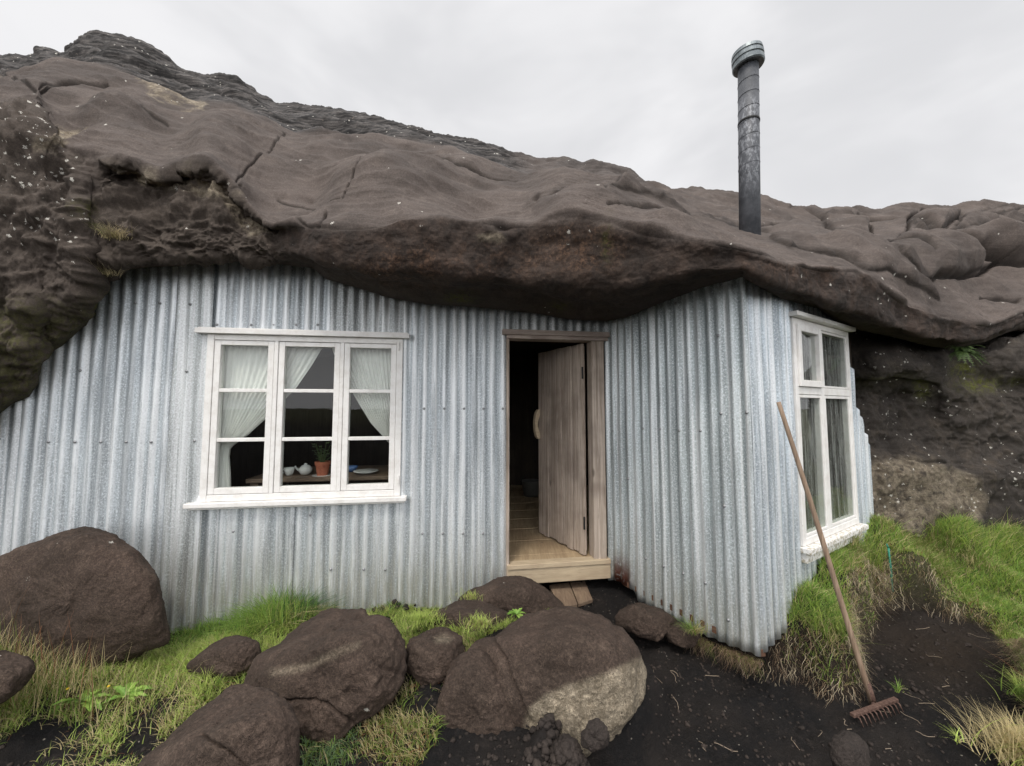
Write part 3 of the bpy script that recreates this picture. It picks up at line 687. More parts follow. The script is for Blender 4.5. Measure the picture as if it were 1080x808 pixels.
def axis(lo, hi, st, far, n=26):
    a = np.arange(lo, hi, st); g = np.geomspace(.15, far, n)
    return np.concatenate([(lo-g)[::-1], a, a[-1]+g])
ax_ = axis(-4.2, 5.2, .021, 1500); ay_ = axis(.5, 4.1, .021, 1500)
GX, GY = np.meshgrid(ax_, ay_); GH, GT = hgt(GX, GY)
GV = np.stack([GX, GY, GH], -1); GPX, GPY = proj(GV)
brown = .5*np.exp(-((GPX-1000)/55)**2-((GPY-690)/40)**2)*(GY > 0)+(1-np.abs(GT*2-1))*.6*smooth(1., 1.3, GX)+.4*np.exp(-((GPX-920)/40)**2-((GPY-620)/60)**2)*(GY > 0)
brown = np.maximum(brown, smooth(12, 60, np.hypot(GX, GY))*.5)
sod = np.maximum((1-GT)*smooth(1.9, 2.2, GX)*smooth(1.2, 1.6, GY)*smooth(2, 2.3, GX+.3*fbm(GV*2, 2)), smooth(15, 80, np.hypot(GX, GY)))
gr = raw_mesh('ground', GV.reshape(-1, 3), grid_faces(*GX.shape), M['soil'], smooth_=True, attrs=dict(brown=np.clip(brown, 0, 1).ravel(), sod=np.clip(sod, 0, 1).ravel()))
tag(gr, 'black volcanic soil with a dug path and grassy banks', kind='structure')
from bisect import bisect
def hz(x, y):
    i = min(max(bisect(ax_, x)-1, 0), len(ax_)-2); j = min(max(bisect(ay_, y)-1, 0), len(ay_)-2)
    a = (x-ax_[i])/(ax_[i+1]-ax_[i]); b = (y-ay_[j])/(ay_[j+1]-ay_[j])
    return float((GH[j, i]*(1-a)+GH[j, i+1]*a)*(1-b)+(GH[j+1, i]*(1-a)+GH[j+1, i+1]*a)*b)
def hit(x, y, dz=0.):
    a, b, c = ray(x, y); t = .6
    while t < 12:
        p = np.array([a*t, b*t, EYE+c*t])
        if p[2] <= hz(p[0], p[1])+dz: break
        t += .004
    return p

# ------------------------------------------------------------------ the house
house = empty('corrugated_iron_house', (0.3, 3.1, .2), 'corrugated iron house front built under the rock overhang', 'house')
PITCHC = .076
def sheet(w, s0, s1, bot, top, name='wall_sheet', mt='galv', n0=0., amp=.0085, phase=0., nz=26, screws=(), rust=None, label=None, wav=.004, pw=1.0):
    ns = max(int((s1-s0)/PITCHC*14), 8)
    s = np.linspace(s0, s1, ns)
    b = np.asarray([bot(v) for v in s]) if callable(bot) else np.full(ns, float(bot))
    t = np.asarray([top(v) for v in s]) if callable(top) else np.full(ns, float(top))
    T = np.linspace(0, 1, nz)[:, None]; Z = b[None]*(1-T)+t[None]*T; Sg = np.broadcast_to(s[None], Z.shape)
    ph = 2*np.pi*(Sg+phase)/PITCHC
    c = np.cos(ph); prof = np.sign(c)*np.abs(c)**pw
    q = np.stack([Sg*1.3, Z*.9, 0*Z+n0*50], -1)
    off = n0+amp*prof*(1+.25*perlin(q*3))+wav*perlin(q*1.1)*2+.0016*perlin(q*np.array([8, 5, 1]))
    Vv = w.pt(Sg, Z, off)
    ru = np.zeros(Z.shape) if rust is None else rust(Sg, Z)
    V_ = Vv.reshape(-1, 3); Fq = grid_faces(nz, ns); uv = np.stack([Sg.ravel()+n0*37, Z.ravel()], 1)
    crest = (c*.5+.5).ravel(); V_ = list(V_); faces = Fq.tolist(); uv = list(map(tuple, uv)); crest = list(crest); ru = list(ru.ravel())
    o = raw_mesh(name, np.array(V_), Fq, M[mt], house, smooth_=True, uv=uv, attrs=dict(crest=crest, rust=ru))
    m = o.modifiers.new('thickness', 'SOLIDIFY'); m.thickness = .0014; m.offset = -1
    if label: o['label'] = label
    if screws:
        for a, z in screws:
            mb = MB()
            a = round((a+phase)/PITCHC)*PITCHC-phase
            if not (s0 < a < s1): continue
            c0 = w.pt(a, z, n0+amp+.001)
            mb.lathe(c0, [(.0, -.002), (.0095, -.002), (.0095, .0015), (.0055, .002), (.005, .0055), (.0, .006)], 10, tuple(w.n))
            mb.build('screw', M['screw'], o, smooth_=True)
    return o
def wtop(w):
    def f(v):
        p = w.pt(v, 2.35); x, _ = proj(p); yy = float(np.interp(float(x), xs, edge_y))-13
        return float(w.px(float(x), yy)[1])
    return f
def fz(x, y): return float(front.px(x, y)[1])
def fs(x): return float(front.px(x, 440)[0])
# sheets left of the window
def ztab(w, pts):
    q = sorted((float(w.px(x, y)[0]), float(w.px(x, y)[1])) for x, y in pts)
    return lambda v: float(np.interp(v, [a for a, _ in q], [b for _, b in q]))
sx = fs
scr = lambda xs_, y: [(float(front.px(x, y)[0]), float(front.px(x, y)[1])) for x in xs_]
WTOP, WBOT = fz(217, 346)-.0, fz(210, 532)
sheet(front, sx(-260), sx(30), .02, wtop(front), n0=.004, screws=scr((-30, -2, 25), 463))
sheet(front, sx(22), sx(186), .02, wtop(front), n0=.008, phase=.02, screws=scr((53, 82, 110, 137, 163), 466)+scr((117, 143, 169), 320)+scr((86,), 391), nz=34)
sheet(front, sx(180), sx(220), -.02, wtop(front), n0=.014, mt='galv_grey', phase=.05, screws=scr((207,), 322)+scr((204,), 392)+scr((203,), 465), label='grey overlapping iron strip left of the window')
sheet(front, sx(205), sx(350), WTOP-.04, wtop(front), n0=0., phase=.03, mt='galv', screws=scr((235, 262, 290, 318, 340), 343))
sheet(front, sx(345), sx(432), WTOP-.04, wtop(front), n0=.003, phase=.01, mt='galv_grey')
sheet(front, sx(206), sx(315), .02, WBOT+.06, n0=.0, phase=.01, mt='galv', screws=scr((250,), 560))
sheet(front, sx(311), sx(428), .02, WBOT+.06, n0=.004, phase=.035, mt='galv', screws=scr((323,), 543)+scr((425,), 537)+scr((345, 380, 410), 600))
sheet(front, sx(420), sx(536), .02, wtop(front), n0=.007, phase=.0, mt='galv', nz=34, screws=scr((447, 468, 489, 509, 528), 431)+scr((447, 468, 489, 510), 562))
sheet(front, sx(530), S_C+.01, fz(600, 350)-.02, wtop(front), n0=.0, phase=.03, mt='galv_grey')
# porch
pz = lambda x, y: float(porch.px(x, y)[1]); ps = lambda x, y=450: float(porch.px(x, y)[0])
pb = ztab(porch, [(630, 612), (650, 612), (668, 622), (672, 632), (700, 652), (735, 667), (770, 680), (806, 693)])
def prust(S, Z):
    return smooth(.26, .06, Z-pb(.1))*smooth(.30, .16, S)*smooth(.02, .06, S)+0*S
scp = [(float(porch.px(x, y)[0]), float(porch.px(x, y)[1])) for x, y in ((679, 452), (696, 452.5), (715, 454), (737, 454), (759, 436), (787, 435), (755, 355), (683, 589), (702, 597), (721, 604), (744, 614), (764, 533), (770, 653), (715, 320), (650, 455), (664, 505))]
sheet(porch, -.01, ps(760), pb, wtop(porch), name='porch_sheet', mt='galv_porch', n0=.002, amp=.0105, screws=scp, rust=prust, nz=36)
sheet(porch, ps(752), S_K+.004, pb, wtop(porch), name='porch_sheet', mt='galv_porch', n0=.008, amp=.0105, phase=.01, screws=scp, nz=36)
# side wall with its stepped end
qs = lambda x, y=450: float(side.px(x, y)[0]); qz = lambda x, y: float(side.px(x, y)[1])
st_end = [(-.01, 2.8), (qs(893), 2.8), (qs(894), qz(894, 378)), (qs(900), qz(900, 386)), (qs(903), qz(903, 392)), (qs(904), qz(904, 428)), (qs(909), qz(909, 440)), (qs(910), qz(910, 452)), (qs(914.5), qz(914, 462)), (qs(916), qz(915, 470))]
stop = lambda v: min(wtop(side)(v), float(np.interp(v, [a for a, _ in st_end], [b for _, b in st_end])))
swL, swR = qs(836), qs(897)
SWB, SWT = qz(847, 585)-.01, qz(833, 333)
sbot = lambda v: float(np.interp(v, [0, .35, .9, 1.9], [pb(S_K), .30, .45, .55]))
sheet(side, -.004, swL+.03, sbot, wtop(side), name='side_sheet', mt='galv_side', n0=.002, amp=.0095, phase=.02, nz=36)
sheet(side, swL+.0, swR, SWT-.05, wtop(side), name='side_sheet', mt='galv_side', n0=-.004, phase=.03)
sheet(side, swL+.0, swR, .25, SWB+.05, name='side_sheet', mt='galv_side', n0=-.002, phase=.03)
sheet(side, swR-.03, qs(916), .25, stop, name='side_sheet', mt='galv_side', n0=.003, phase=.02, nz=44, label='narrow iron sheet with a stepped edge cut to the rock')
# corner fold of the porch
mb = MB()
for zz in (0,):
    z0, z1 = pb(S_K)+.01, 2.7
    c = porch.pt(S_K, 0, .0)
    pts = [porch.pt(S_K-.035, 0, .021), porch.pt(S_K+.012, 0, .023), side.pt(.03, 0, .018)]
    for a, b_ in zip(pts[:-1], pts[1:]):
        nrm = np.cross(b_-a, [0, 0, 1]); nrm /= np.linalg.norm(nrm); q = -nrm*.0015
        mb.hexa([[*(v[:2]), z] for z in (z0, z1) for v in (a, b_, b_+q, a+q)])
flash = None

# wooden base under the porch wall, interior shell
mb = MB()
def poly_prism(mb, pts, z0, z1):
    n = len(pts); mb.add([(p[0], p[1], z0) for p in pts]+[(p[0], p[1], z1) for p in pts], [tuple(range(n))[::-1], tuple(range(n, 2*n))]+[(i, (i+1) % n, n+(i+1) % n, n+i) for i in range(n)])
inn = .05
fp = [front.pt(sx(-260), 0, -inn), front.pt(S_C-.0, 0, -inn), porch.pt(S_K-.02, 0, -inn), side.pt(.06, 0, -inn), side.pt(S_E-.06, 0, -inn)]
fpb = fp+[np.array([3.2, 6.2, 0]), np.array([-4.6, 6.2, 0])]
FLOOR = fz(590, 592)
mb = MB(); poly_prism(mb, fpb, 2.42, 2.5); mb.build('ceiling', M['dark_wall'], house)
mb = MB()
ys = np.arange(3.0-.9, 6.2, .11)
px_in = lambda x0: True
# floorboards run across, parallel to the facade
for k in range(30):
    n0 = -.05-k*.115; mbz = 0
    front.box(mb, -3.9, 3.1 if k > 1 else .80, FLOOR-.03+.0015*((k*7) % 3), FLOOR+.0015*((k*5) % 3), n0-.112, n0)
mb.build('floor_boards', M['floor_wood'], house, bevel=.002)
mb = MB()
fl2 = [porch.pt(.15, 0, -.10), porch.pt(S_K-.05, 0, -.08), side.pt(.08, 0, -.08), side.pt(1.5, 0, -.08)]
poly_prism(mb, fl2, FLOOR-.06, FLOOR-.006); mb.build('porch_floor', M['floor_wood'], house)
mb = MB()
for a, b_ in zip(fpb[4:], fpb[5:]+[fpb[0]]):
    d = np.array(b_)-np.array(a); d /= np.linalg.norm(d); n_ = np.array([-d[1], d[0], 0])*.05
    mb.hexa([[*(v[:2]), z] for z in (-.1, 2.6) for v in (a, b_, b_+n_, a+n_)])
mb.build('interior_wall', M['dark_wall'], house)
# lower skirt behind sheets so that no light leaks
mb = MB()
front.box(mb, sx(-260), fs(532), -.1, FLOOR, -.045, -.02)
porch.box(mb, .1, S_K-.03, .30, FLOOR+.1, -.07, -.03)
mb.build('foundation_board', M['trim_wood'], house, label='dark brown timber base behind the iron sheets')
mb = MB(); 
zz = [pb(v) for v in (.12, S_K-.01)]
c = [porch.pt(.14, pb(.14)-.012, -.004), porch.pt(S_K-.01, pb(S_K)-.014, -.004), porch.pt(S_K, pb(S_K)-.02, -.05), porch.pt(.14, pb(.14)-.015, -.05)]
c2 = [v+np.array([0, 0, .04]) for v in c]
mb.hexa(c+c2); mb.build('sill_plate', M['dark_sill'], house, bevel=.003)

# ---- facade window
win = raw_mesh('window', *(lambda m: (m.V, m.F))(MB()), None, house) if False else None
fl_, fr_ = fs(217)-.0, fs(424)
wt_, wb_ = fz(320, 353), fz(320, 524)
# average the slight perspective: use left edge heights
wt_ = (fz(217, 353)+fz(424, 358))/2; wb_ = (fz(213, 530)+fz(422, 521))/2
print('win', fl_, fr_, wt_, wb_, 'floor', FLOOR)
Wd = fr_-fl_; Hh = wt_-wb_
FT = .045; NO = .030
mb = MB()
front.box(mb, fl_, fl_+.045, wb_, wt_, -.05, NO); front.box(mb, fr_-.045, fr_, wb_, wt_, -.05, NO)
front.box(mb, fl_+.045, fr_-.045, wt_-.04, wt_, -.05, NO-.002); front.box(mb, fl_+.045, fr_-.045, wb_, wb_+.045, -.05, NO-.002)
cells = []
m1 = fs(289.5)+.005; m2 = fs(360)
for mm in (m1, m2): front.box(mb, mm-.014, mm+.014, wb_+.045, wt_-.04, -.05, NO-.003)
window = mb.build('window', M['paint'], house, bevel=.004, label='nine pane white timber window in the iron facade')
bounds = [(fl_+.045, m1-.014), (m1+.014, m2-.014), (m2+.014, fr_-.045)]
z0, z1 = wb_+.045, wt_-.04
h3 = (z1-z0)/3
for k, (a, b_) in enumerate(bounds):
    mb = MB(); sw = .042
    nn = NO-.006 if k != 1 else NO-.010
    front.box(mb, a+.002, a+sw, z0+.003, z1-.003, -.03, nn); front.box(mb, b_-sw, b_-.002, z0+.003, z1-.003, -.03, nn)
    front.box(mb, a+sw, b_-sw, z0+.003, z0+.045, -.03, nn-.001); front.box(mb, a+sw, b_-sw, z1-.035, z1-.003, -.03, nn-.001)
    zz = [z0+.045, z0+(z1-z0)*.348, z0+(z1-z0)*.670, z1-.035]
    for q in (1, 2): front.box(mb, a+sw, b_-sw, zz[q]-.013, zz[q]+.013, -.025, nn-.004)
    mb.build('sash', M['paint'], window, bevel=.003)
    for q in range(3):
        mp = MB(); lo = zz[q]+(.013 if q else 0)-.004; hi = zz[q+1]-(.013 if q < 2 else 0)+.004
        front.box(mp, a+sw-.004, b_-sw+.004, lo, hi, -.010, -.006); mp.build('pane', M['glass'], window)
mb = MB(); ht = fz(208, 346); front.box(mb, fs(206), fs(431), wt_+.002, wt_+.037, -.02, .062); front.box(mb, fs(208), fs(429), wt_+.038, wt_+.046, -.02, .050)
mb.build('head_board', M['paint'], window, bevel=.003)
mb = MB(); front.box(mb, fs(202)+.015, fs(431), wb_-.034, wb_-.002, -.02, .066); front.box(mb, fs(205)+.015, fs(429), wb_-.05, wb_-.035, -.02, .045)
mb.build('window_sill', M['paint'], window, bevel=.004)
mb = MB()
for (x, y) in ((421, 366), (421, 505)):
    s_, z_ = front.px(x, y); mb = MB(); front.box(mb, s_-.012, s_+.012, z_-.03, z_+.03, NO-.006, NO+.003); mb.tube([front.pt(s_+.002, z_-.03, NO+.006), front.pt(s_+.002, z_+.03, NO+.006)], .005, 8)
    mb.build('hinge', M['paint'], window)

# ---- side window
mb = MB(); zt, zb = (qz(834, 337)+qz(894, 350))/2, (qz(848, 577)+qz(903, 549))/2
SL, SR = qs(838), qs(897)
print('side win', SL, SR, zb, zt)
side.box(mb, SL, SL+.038, zb, zt, -.05, .020); side.box(mb, SR-.038, SR, zb, zt, -.05, .020)
side.box(mb, SL+.038, SR-.038, zt-.04, zt, -.05, .019); side.box(mb, SL+.038, SR-.038, zb, zb+.045, -.05, .019)
mid = qs(868.5, 480); tz = qz(868, 413)
side.box(mb, mid-.022, mid+.022, zb+.04, zt-.035, -.05, .017); side.box(mb, SL+.038, mid-.022, tz-.028, tz+.022, -.05, .0175); side.box(mb, mid+.022, SR-.038, tz-.028, tz+.022, -.05, .0175)
swin = mb.build('window', M['paint'], house, bevel=.004, label='tall white four pane window in the side wall')
def sash(a, b_, lo, hi, w=.022, nn=.016):
    m_ = MB(); side.box(m_, a+.002, a+w, lo+.002, hi-.002, -.03, nn); side.box(m_, b_-w, b_-.002, lo+.002, hi-.002, -.03, nn)
    side.box(m_, a+w, b_-w, lo+.002, lo+w, -.03, nn-.001); side.box(m_, a+w, b_-w, hi-w, hi-.002, -.03, nn-.001)
    m_.build('sash', M['paint'], swin, bevel=.003)
    g = MB(); side.box(g, a+w-.004, b_-w+.004, lo+w-.004, hi-w+.004, .006, .009); g.build('pane', M['glass'], swin)
sash(SL+.038, mid-.022, tz+.022, zt-.04, .045, .034); sash(mid+.022, SR-.038, tz+.022, zt-.04, .018)
sash(SL+.038, mid-.022, zb+.045, tz-.028, .022); sash(mid+.022, SR-.038, zb+.045, tz-.028, .022)
mb = MB(); side.box(mb, SL-.03, SR+.03, zt+.002, zt+.032, -.02, .06); mb.build('head_board', M['paint'], swin, bevel=.004)
mb = MB(); side.box(mb, SL-.02, SR+.03, zb-.035, zb-.002, -.02, .065); side.box(mb, SL, SR, zb-.10, zb-.036, -.02, .035)
so = mb.build('window_sill', M['paint'], swin, bevel=.004, label='flaking white sill board')
a = so.data.attributes.new('peel', 'FLOAT', 'POINT'); a.data.foreach_set('value', np.ones(len(so.data.vertices), np.float32))

# ---- doorway
dl, dr = fs(535.5), fs(638)
dz_t = (fz(536, 358)+fz(638, 360))/2
mb = MB(); front.box(mb, dl-.012, dl+.010, FLOOR-.20, dz_t, -.09, .022); 
front.box(mb, fs(624), fs(637), FLOOR+.001, dz_t, -.10, .018)
frame = mb.build('door_frame', M['door_wood'], house, bevel=.003, label='weathered timber door frame')
mb = MB(); front.box(mb, fs(529), fs(642), dz_t+.030, dz_t+.072, -.05, .050); mb.build('lintel', M['trim_wood'], frame, bevel=.003)
mb = MB(); front.box(mb, dl-.012, fs(641), dz_t+.001, dz_t+.029, -.09, .034); mb.build('lintel_moulding', M['trim_wood'], frame, bevel=.003)
mb = MB(); front.box(mb, dl-.006, fs(640), FLOOR-.145, FLOOR-.030, -.04, .030); mb.build('threshold_board', M['step_wood'], frame, bevel=.004, label='pale timber threshold riser')
mb = MB(); front.box(mb, dl-.006, fs(640), FLOOR-.029, FLOOR+.006, -.05, .040); mb.build('threshold_tread', M['step_wood'], frame, bevel=.004)
# dark reddish earth edge below-left of the door
# door leaf: opens inward, hinge at the right jamb
hA = front.pt(fs(617.5), 0, -.06); hB = G(568, 563, FLOOR); hB = np.array([hB[0], hB[1], 0.])
door = Wall(hA[:2], (hB-hA)[:2]); DW = float(np.linalg.norm((hB-hA)[:2])); print('door width', DW)
door.n = -door.n if door.n @ (-hA) < 0 else door.n
dh0, dh1 = FLOOR+.02, dz_t-.01
mb = MB(); e = [0]; 
while e[-1] < DW-.05: e.append(e[-1]+random.uniform(.062, .092))
e[-1] = DW
for i, (a, b_) in enumerate(zip(e[:-1], e[1:])):
    j = random.uniform(-.007, .007); door.box(mb, a+.0035, b_-.0035, dh0+random.uniform(-.012, .008), dh1-.02*0, -.022, .004+j)
door.box(mb, .01, DW-.01, dh0+.02, dh1-.02, -.034, -.024)
leaf = mb.build('door', M['door_wood'], house, bevel=.0025, label='weathered plank door standing open inwards')
mb = MB()
for z in (dh0+.28, dh1-.3):
    mb = MB(); door.box(mb, .05, DW-.04, z-.05, z+.05, -.058, -.035)
    mb.build('ledge', M['door_wood'], leaf, bevel=.003)
# carved D-shaped wooden handle
hz_ = fz(571, 447)*1.0; hz_ = G(571, 447, 1.5)[2]; 
hp, hq = door.px(571, 432)[1], door.px(571, 463)[1]
mb = MB(); hs = DW-.03
n_ = 14
for i in range(n_):
    t0, t1 = i/n_, (i+1)/n_
    def sec(t):
        z = hq+(hp-hq)*t; d = .040*math.sin(math.pi*min(max(t, .0), 1))**.5+.012
        inner = max(0, .026*math.sin(math.pi*(t-.2)/.6)) if .2 < t < .8 else 0
        return z, inner, d
    za, ia, da = sec(t0); zb_, ib, db = sec(t1)
    c = []
    for z, i_, d in ((za, ia, da), (zb_, ib, db)):
        c += [door.pt(hs-.018, z, .008+i_), door.pt(hs+.018, z, .008+i_), door.pt(hs+.018, z, .010+d+.004), door.pt(hs-.018, z, .010+d+.004)]
    mb.hexa(c)
mb.build('handle', M['step_wood'], leaf, label='curved pale wooden door pull')
mb = MB()
for z in (dh0+.25, dh1-.25):
    mb = MB(); mb.tube([door.pt(-.006, z-.05, .006), door.pt(-.006, z+.05, .006)], .008, 8)
    mb.build('hinge', M['black_iron'], leaf)

# ------------------------------------------------------------------ curtains, table and crockery
def curtain(name, label, w, top_edge, path_fn, n0, z_top, z_bot, folds=16, mt='curtain'):
    """path_fn(t) -> (s_outer, s_inner) for t=0 top .. 1 bottom"""
    nz, ns = 60, 90; Vv = []
    for i in range(nz):
        t = i/(nz-1); so_, si = path_fn(t); z = z_top+(z_bot-z_top)*t; wd_ = abs(si-so_)
        for k in range(ns):
            q = k/(ns-1); sq = so_+(si-so_)*q
            zz = z+top_edge(t, q)
            am = (.006+.012*(1-min(wd_/.5, 1)))*(1 if w is front else .5)
            off = am*math.sin(2*math.pi*folds*q+1.2*math.sin(5*q+2*t))+.004*math.sin(23*q+7*t)
            Vv.append(w.pt(sq, zz, n0+off))
    o = raw_mesh(name, np.array(Vv), grid_faces(nz, ns), M[mt], loc=tuple(w.pt(path_fn(0)[0], z_bot, n0)), smooth_=True)
    return tag(o, label, 'curtain')
cz0, cz1 = wt_-.03, wb_+.06
sA, sB = fl_+.05, fs(338)
def lpath(t):   # gathered at the tie near the foot
    return sA, fs(float(np.interp(t, [0, .16, .32, .5, .64, .72, .78, .9, 1], [337, 323, 307, 281, 257, 239, 238, 240, 241])))
def rpath(t):
    return fr_-.05, fs(float(np.interp(t, [0, .15, .42, .62, .78, .85, 1], [342, 350, 371, 389, 410, 412, 412])))
curtain('curtain', 'sheer white curtain tied back behind the left panes of the facade window', front, lambda t, q: 0, lpath, -.065, cz0, cz1)
curtain('curtain', 'sheer white curtain swept aside behind the right panes of the facade window', front, lambda t, q: 0, rpath, -.075, cz0, cz1+.10)
def spath(t): return (SL+.05, SL+.05+.33+.02*math.sin(6*t))
curtain('curtain', 'narrow sheer curtain hanging behind the left panes of the side window', side, lambda t, q: 0, spath, -.022, zt-.04, zb+.06, 8, 'net')
def spath2(t): return (SR-.04, SR-.04-.36)
curtain('curtain', 'grey sheer curtain hanging behind the right panes of the side window', side, lambda t, q: 0, spath2, -.022, zt-.04, zb+.06, 9, 'net')

tabz = float(front.px(340, 503)[1]); tabz = P(340, 503, FW(340)+.22)[2]
TL, TR = fs(238), fs(420)
tb = empty('table', tuple(front.pt((TL+TR)/2, FLOOR, -.5)), 'dark timber table standing inside behind the facade window', 'table')
mb = MB()
for k in range(4): front.box(mb, TL+.05, TR+.03, tabz-.03, tabz, -.20-.155*(k+1), -.20-.155*k-.003)
mb.build('tabletop', M['table_wood'], tb, bevel=.003)
for a, n in ((TL+.1, -.26), (TR-.04, -.26), (TL+.1, -.76), (TR-.04, -.76)):
    mb = MB(); front.box(mb, a-.03, a+.03, FLOOR+.003, tabz-.031, n-.03, n+.03); mb.build('leg', M['table_wood'], tb, bevel=.002)
def on_table(x, dn): # pixel column -> point on tabletop at depth dn
    s = front.px(x, 500)[0]; p = front.pt(s, tabz, -dn); k = p[1]/front.pt(s, 0)[1]
    q = np.array([front.pt(s, 0)[0]*k, front.pt(s, 0)[1]*k]); 
    # intersect with line n=-dn along same ray
    a, b_, _ = ray(x, 500); r = np.array([a, b_, 0]); t = ((front.O-front.n*dn) @ front.n)/(r @ front.n)
    return np.array([r[0]*t, r[1]*t, tabz])
p = on_table(340, .30)
pot = empty('flower_pot', tuple(p), 'terracotta pot with a leafy plant on the table behind the middle pane', 'flower pot')
mb = MB(); mb.lathe(p, [(0, .004), (.040, .004), (.052, .085), (.058, .085), (.060, .112), (.052, .112), (.050, .09), (0, .09)], 28); mb.build('pot', M['terracotta'], pot, smooth_=False)
mb = MB(); mb.lathe(p, [(0, .001), (.075, .001), (.078, .004), (0, .0045)], 24); mb.build('doily', M['china'], pot)
mb = MB()
for k in range(34):
    a = random.uniform(0, 6.28); h = random.uniform(.04, .17); r = random.uniform(.01, .07)
    base = p+np.array([.01*math.cos(a), .01*math.sin(a), .09]); tip = p+np.array([r*math.cos(a), r*math.sin(a), .09+h])
    mb.tube([base, (base+tip)/2+[0, 0, .01], tip], .002, 5)
    for j in range(2):
        aa = a+random.uniform(-1, 1); l = random.uniform(.02, .035); d = np.array([math.cos(aa), math.sin(aa), random.uniform(-.3, .4)]); e_ = np.array([-math.sin(aa), math.cos(aa), 0])*l*.5
        mb.add([tip, tip+d*l*.5+e_, tip+d*l, tip+d*l*.5-e_], [(0, 1, 2, 3)])
mb.build('plant', M['leaf'], pot)
p = on_table(305, .34)
cup = empty('cup', tuple(p), 'white china cup on the table left of the flower pot', 'cup')
mb = MB(); mb.lathe(p, [(0, .002), (.022, .002), (.03, .02), (.040, .062), (.037, .062), (.028, .02), (0, .01)], 24); mb.build('cup_body', M['china'], cup, smooth_=True)
mb = MB(); mb.tube([p+np.array([-.035, 0, .05])]+[p+np.array([-.035-.022*math.sin(t), 0, .035+.016*math.cos(t)]) for t in np.linspace(.3, 2.9, 7)], .004, 8); mb.build('handle', M['china'], cup, smooth_=True)
p = on_table(322, .36)
tag(raw_mesh('teapot', *(lambda m: (m.lathe(p, [(0, .002), (.03, .002), (.05, .03), (.05, .05), (.03, .075), (.012, .08), (.012, .09), (0, .094)], 24), m.tube([p+np.array([-.04, 0, .03]), p+np.array([-.075, 0, .05]), p+np.array([-.085, 0, .07])], [.012, .008, .006], 8), m.V, m.F)[2:])(MB()), M['china'], loc=tuple(p), smooth_=True), 'round white teapot beside the terracotta flower pot', 'teapot')
p = on_table(386, .34)
tag(raw_mesh('plate', *(lambda m: (m.lathe(p, [(0, .004), (.05, .004), (.10, .022), (.098, .026), (.05, .010), (0, .010)], 28), m.V, m.F)[1:])(MB()), M['china'], loc=tuple(p), smooth_=True), 'shallow white plate on the table behind the right lower pane', 'plate')
p = on_table(371, .44)
tag(raw_mesh('bowl', *(lambda m: (m.lathe(p, [(0, .004), (.025, .004), (.05, .05), (.047, .05), (.022, .01), (0, .01)], 24), m.V, m.F)[1:])(MB()), M['blue_china'], loc=tuple(p), smooth_=True), 'small blue and white bowl beside the plate', 'bowl')
# dim bucket inside the doorway
p = G(560, 523, FLOOR)
p = np.array([p[0], p[1], FLOOR+.004])
bk_ = empty('bucket', tuple(p), 'small dark bucket standing on the floor deep inside the doorway', 'bucket')
mb = MB(); mb.lathe(p, [(0, 0), (.10, 0), (.13, .20), (.135, .205), (.125, .205), (.095, .01), (0, .01)], 28); mb.build('pail', simple('enamel_dark', (.14, .14, .13), .5), bk_, smooth_=True)
mb = MB(); mb.tube([p+np.array([.13*math.cos(t), -.02, .20+.10*math.sin(t)]) for t in np.linspace(0, math.pi, 12)], .004, 6); mb.build('handle', M['black_iron'], bk_)

# ------------------------------------------------------------------ chimney
cb = P(791, 262, 3.05); ct = P(789, 64, 3.05)
ch = empty('chimney', tuple(cb), 'tall blotched grey metal flue pipe rising through the rock', 'chimney')
rp = .077
axis_ = (ct-cb)/np.linalg.norm(ct-cb); Lc = float(np.linalg.norm(ct-cb))
mb = MB(); mb.tube([cb-axis_*.25, cb+axis_*Lc*.5, ct+axis_*.05], rp, 40); mb.build('pipe', M['pipe'], ch, smooth_=True)
mb = MB()
for k in range(7):
    c0 = cb+axis_*(Lc*(.42+.075*k)); pts = [c0+np.array([math.cos(t)*(rp+.001), math.sin(t)*(rp+.001), .06*(t-3.14)/6.28]) for t in np.linspace(0, 6.28, 30)]
    mb.tube(pts, .0016, 6)
mb.build('seam', M['pipe'], ch, smooth_=True)
for z in (Lc*.66,):
    mb = MB(); mb.lathe(cb+axis_*z, [(rp, -.01), (rp+.004, -.008), (rp+.004, .008), (rp, .01)], 32, tuple(axis_)); mb.build('collar', M['black_iron'], ch, smooth_=True)
tilt = (axis_+np.array([-.13, -.05, 0])); tilt /= np.linalg.norm(tilt)
mb = MB(); mb.lathe(ct-axis_*.03, [(rp-.004, -.03), (rp+.035, -.03), (rp+.042, -.02), (rp+.042, .012), (rp+.034, .018), (rp+.034, .024), (rp+.042, .03), (rp+.042, .055), (rp+.034, .061), (rp+.034, .067), (rp+.04, .073), (rp+.036, .10), (rp+.02, .112), (.0, .12)], 40, tuple(tilt))
mb.build('cap', M['cap'], ch, bevel=0)
mb = MB(); mb.lathe(cb-axis_*.06, [(rp+.03, -.05), (rp+.028, .02), (rp+.004, .05), (rp, .05)], 32, tuple(axis_)); mb.build('flashing', M['cap'], ch, smooth_=True)

# ------------------------------------------------------------------ rake
top = P(821, 424, 2.28); foot = hit(921, 742, .02)
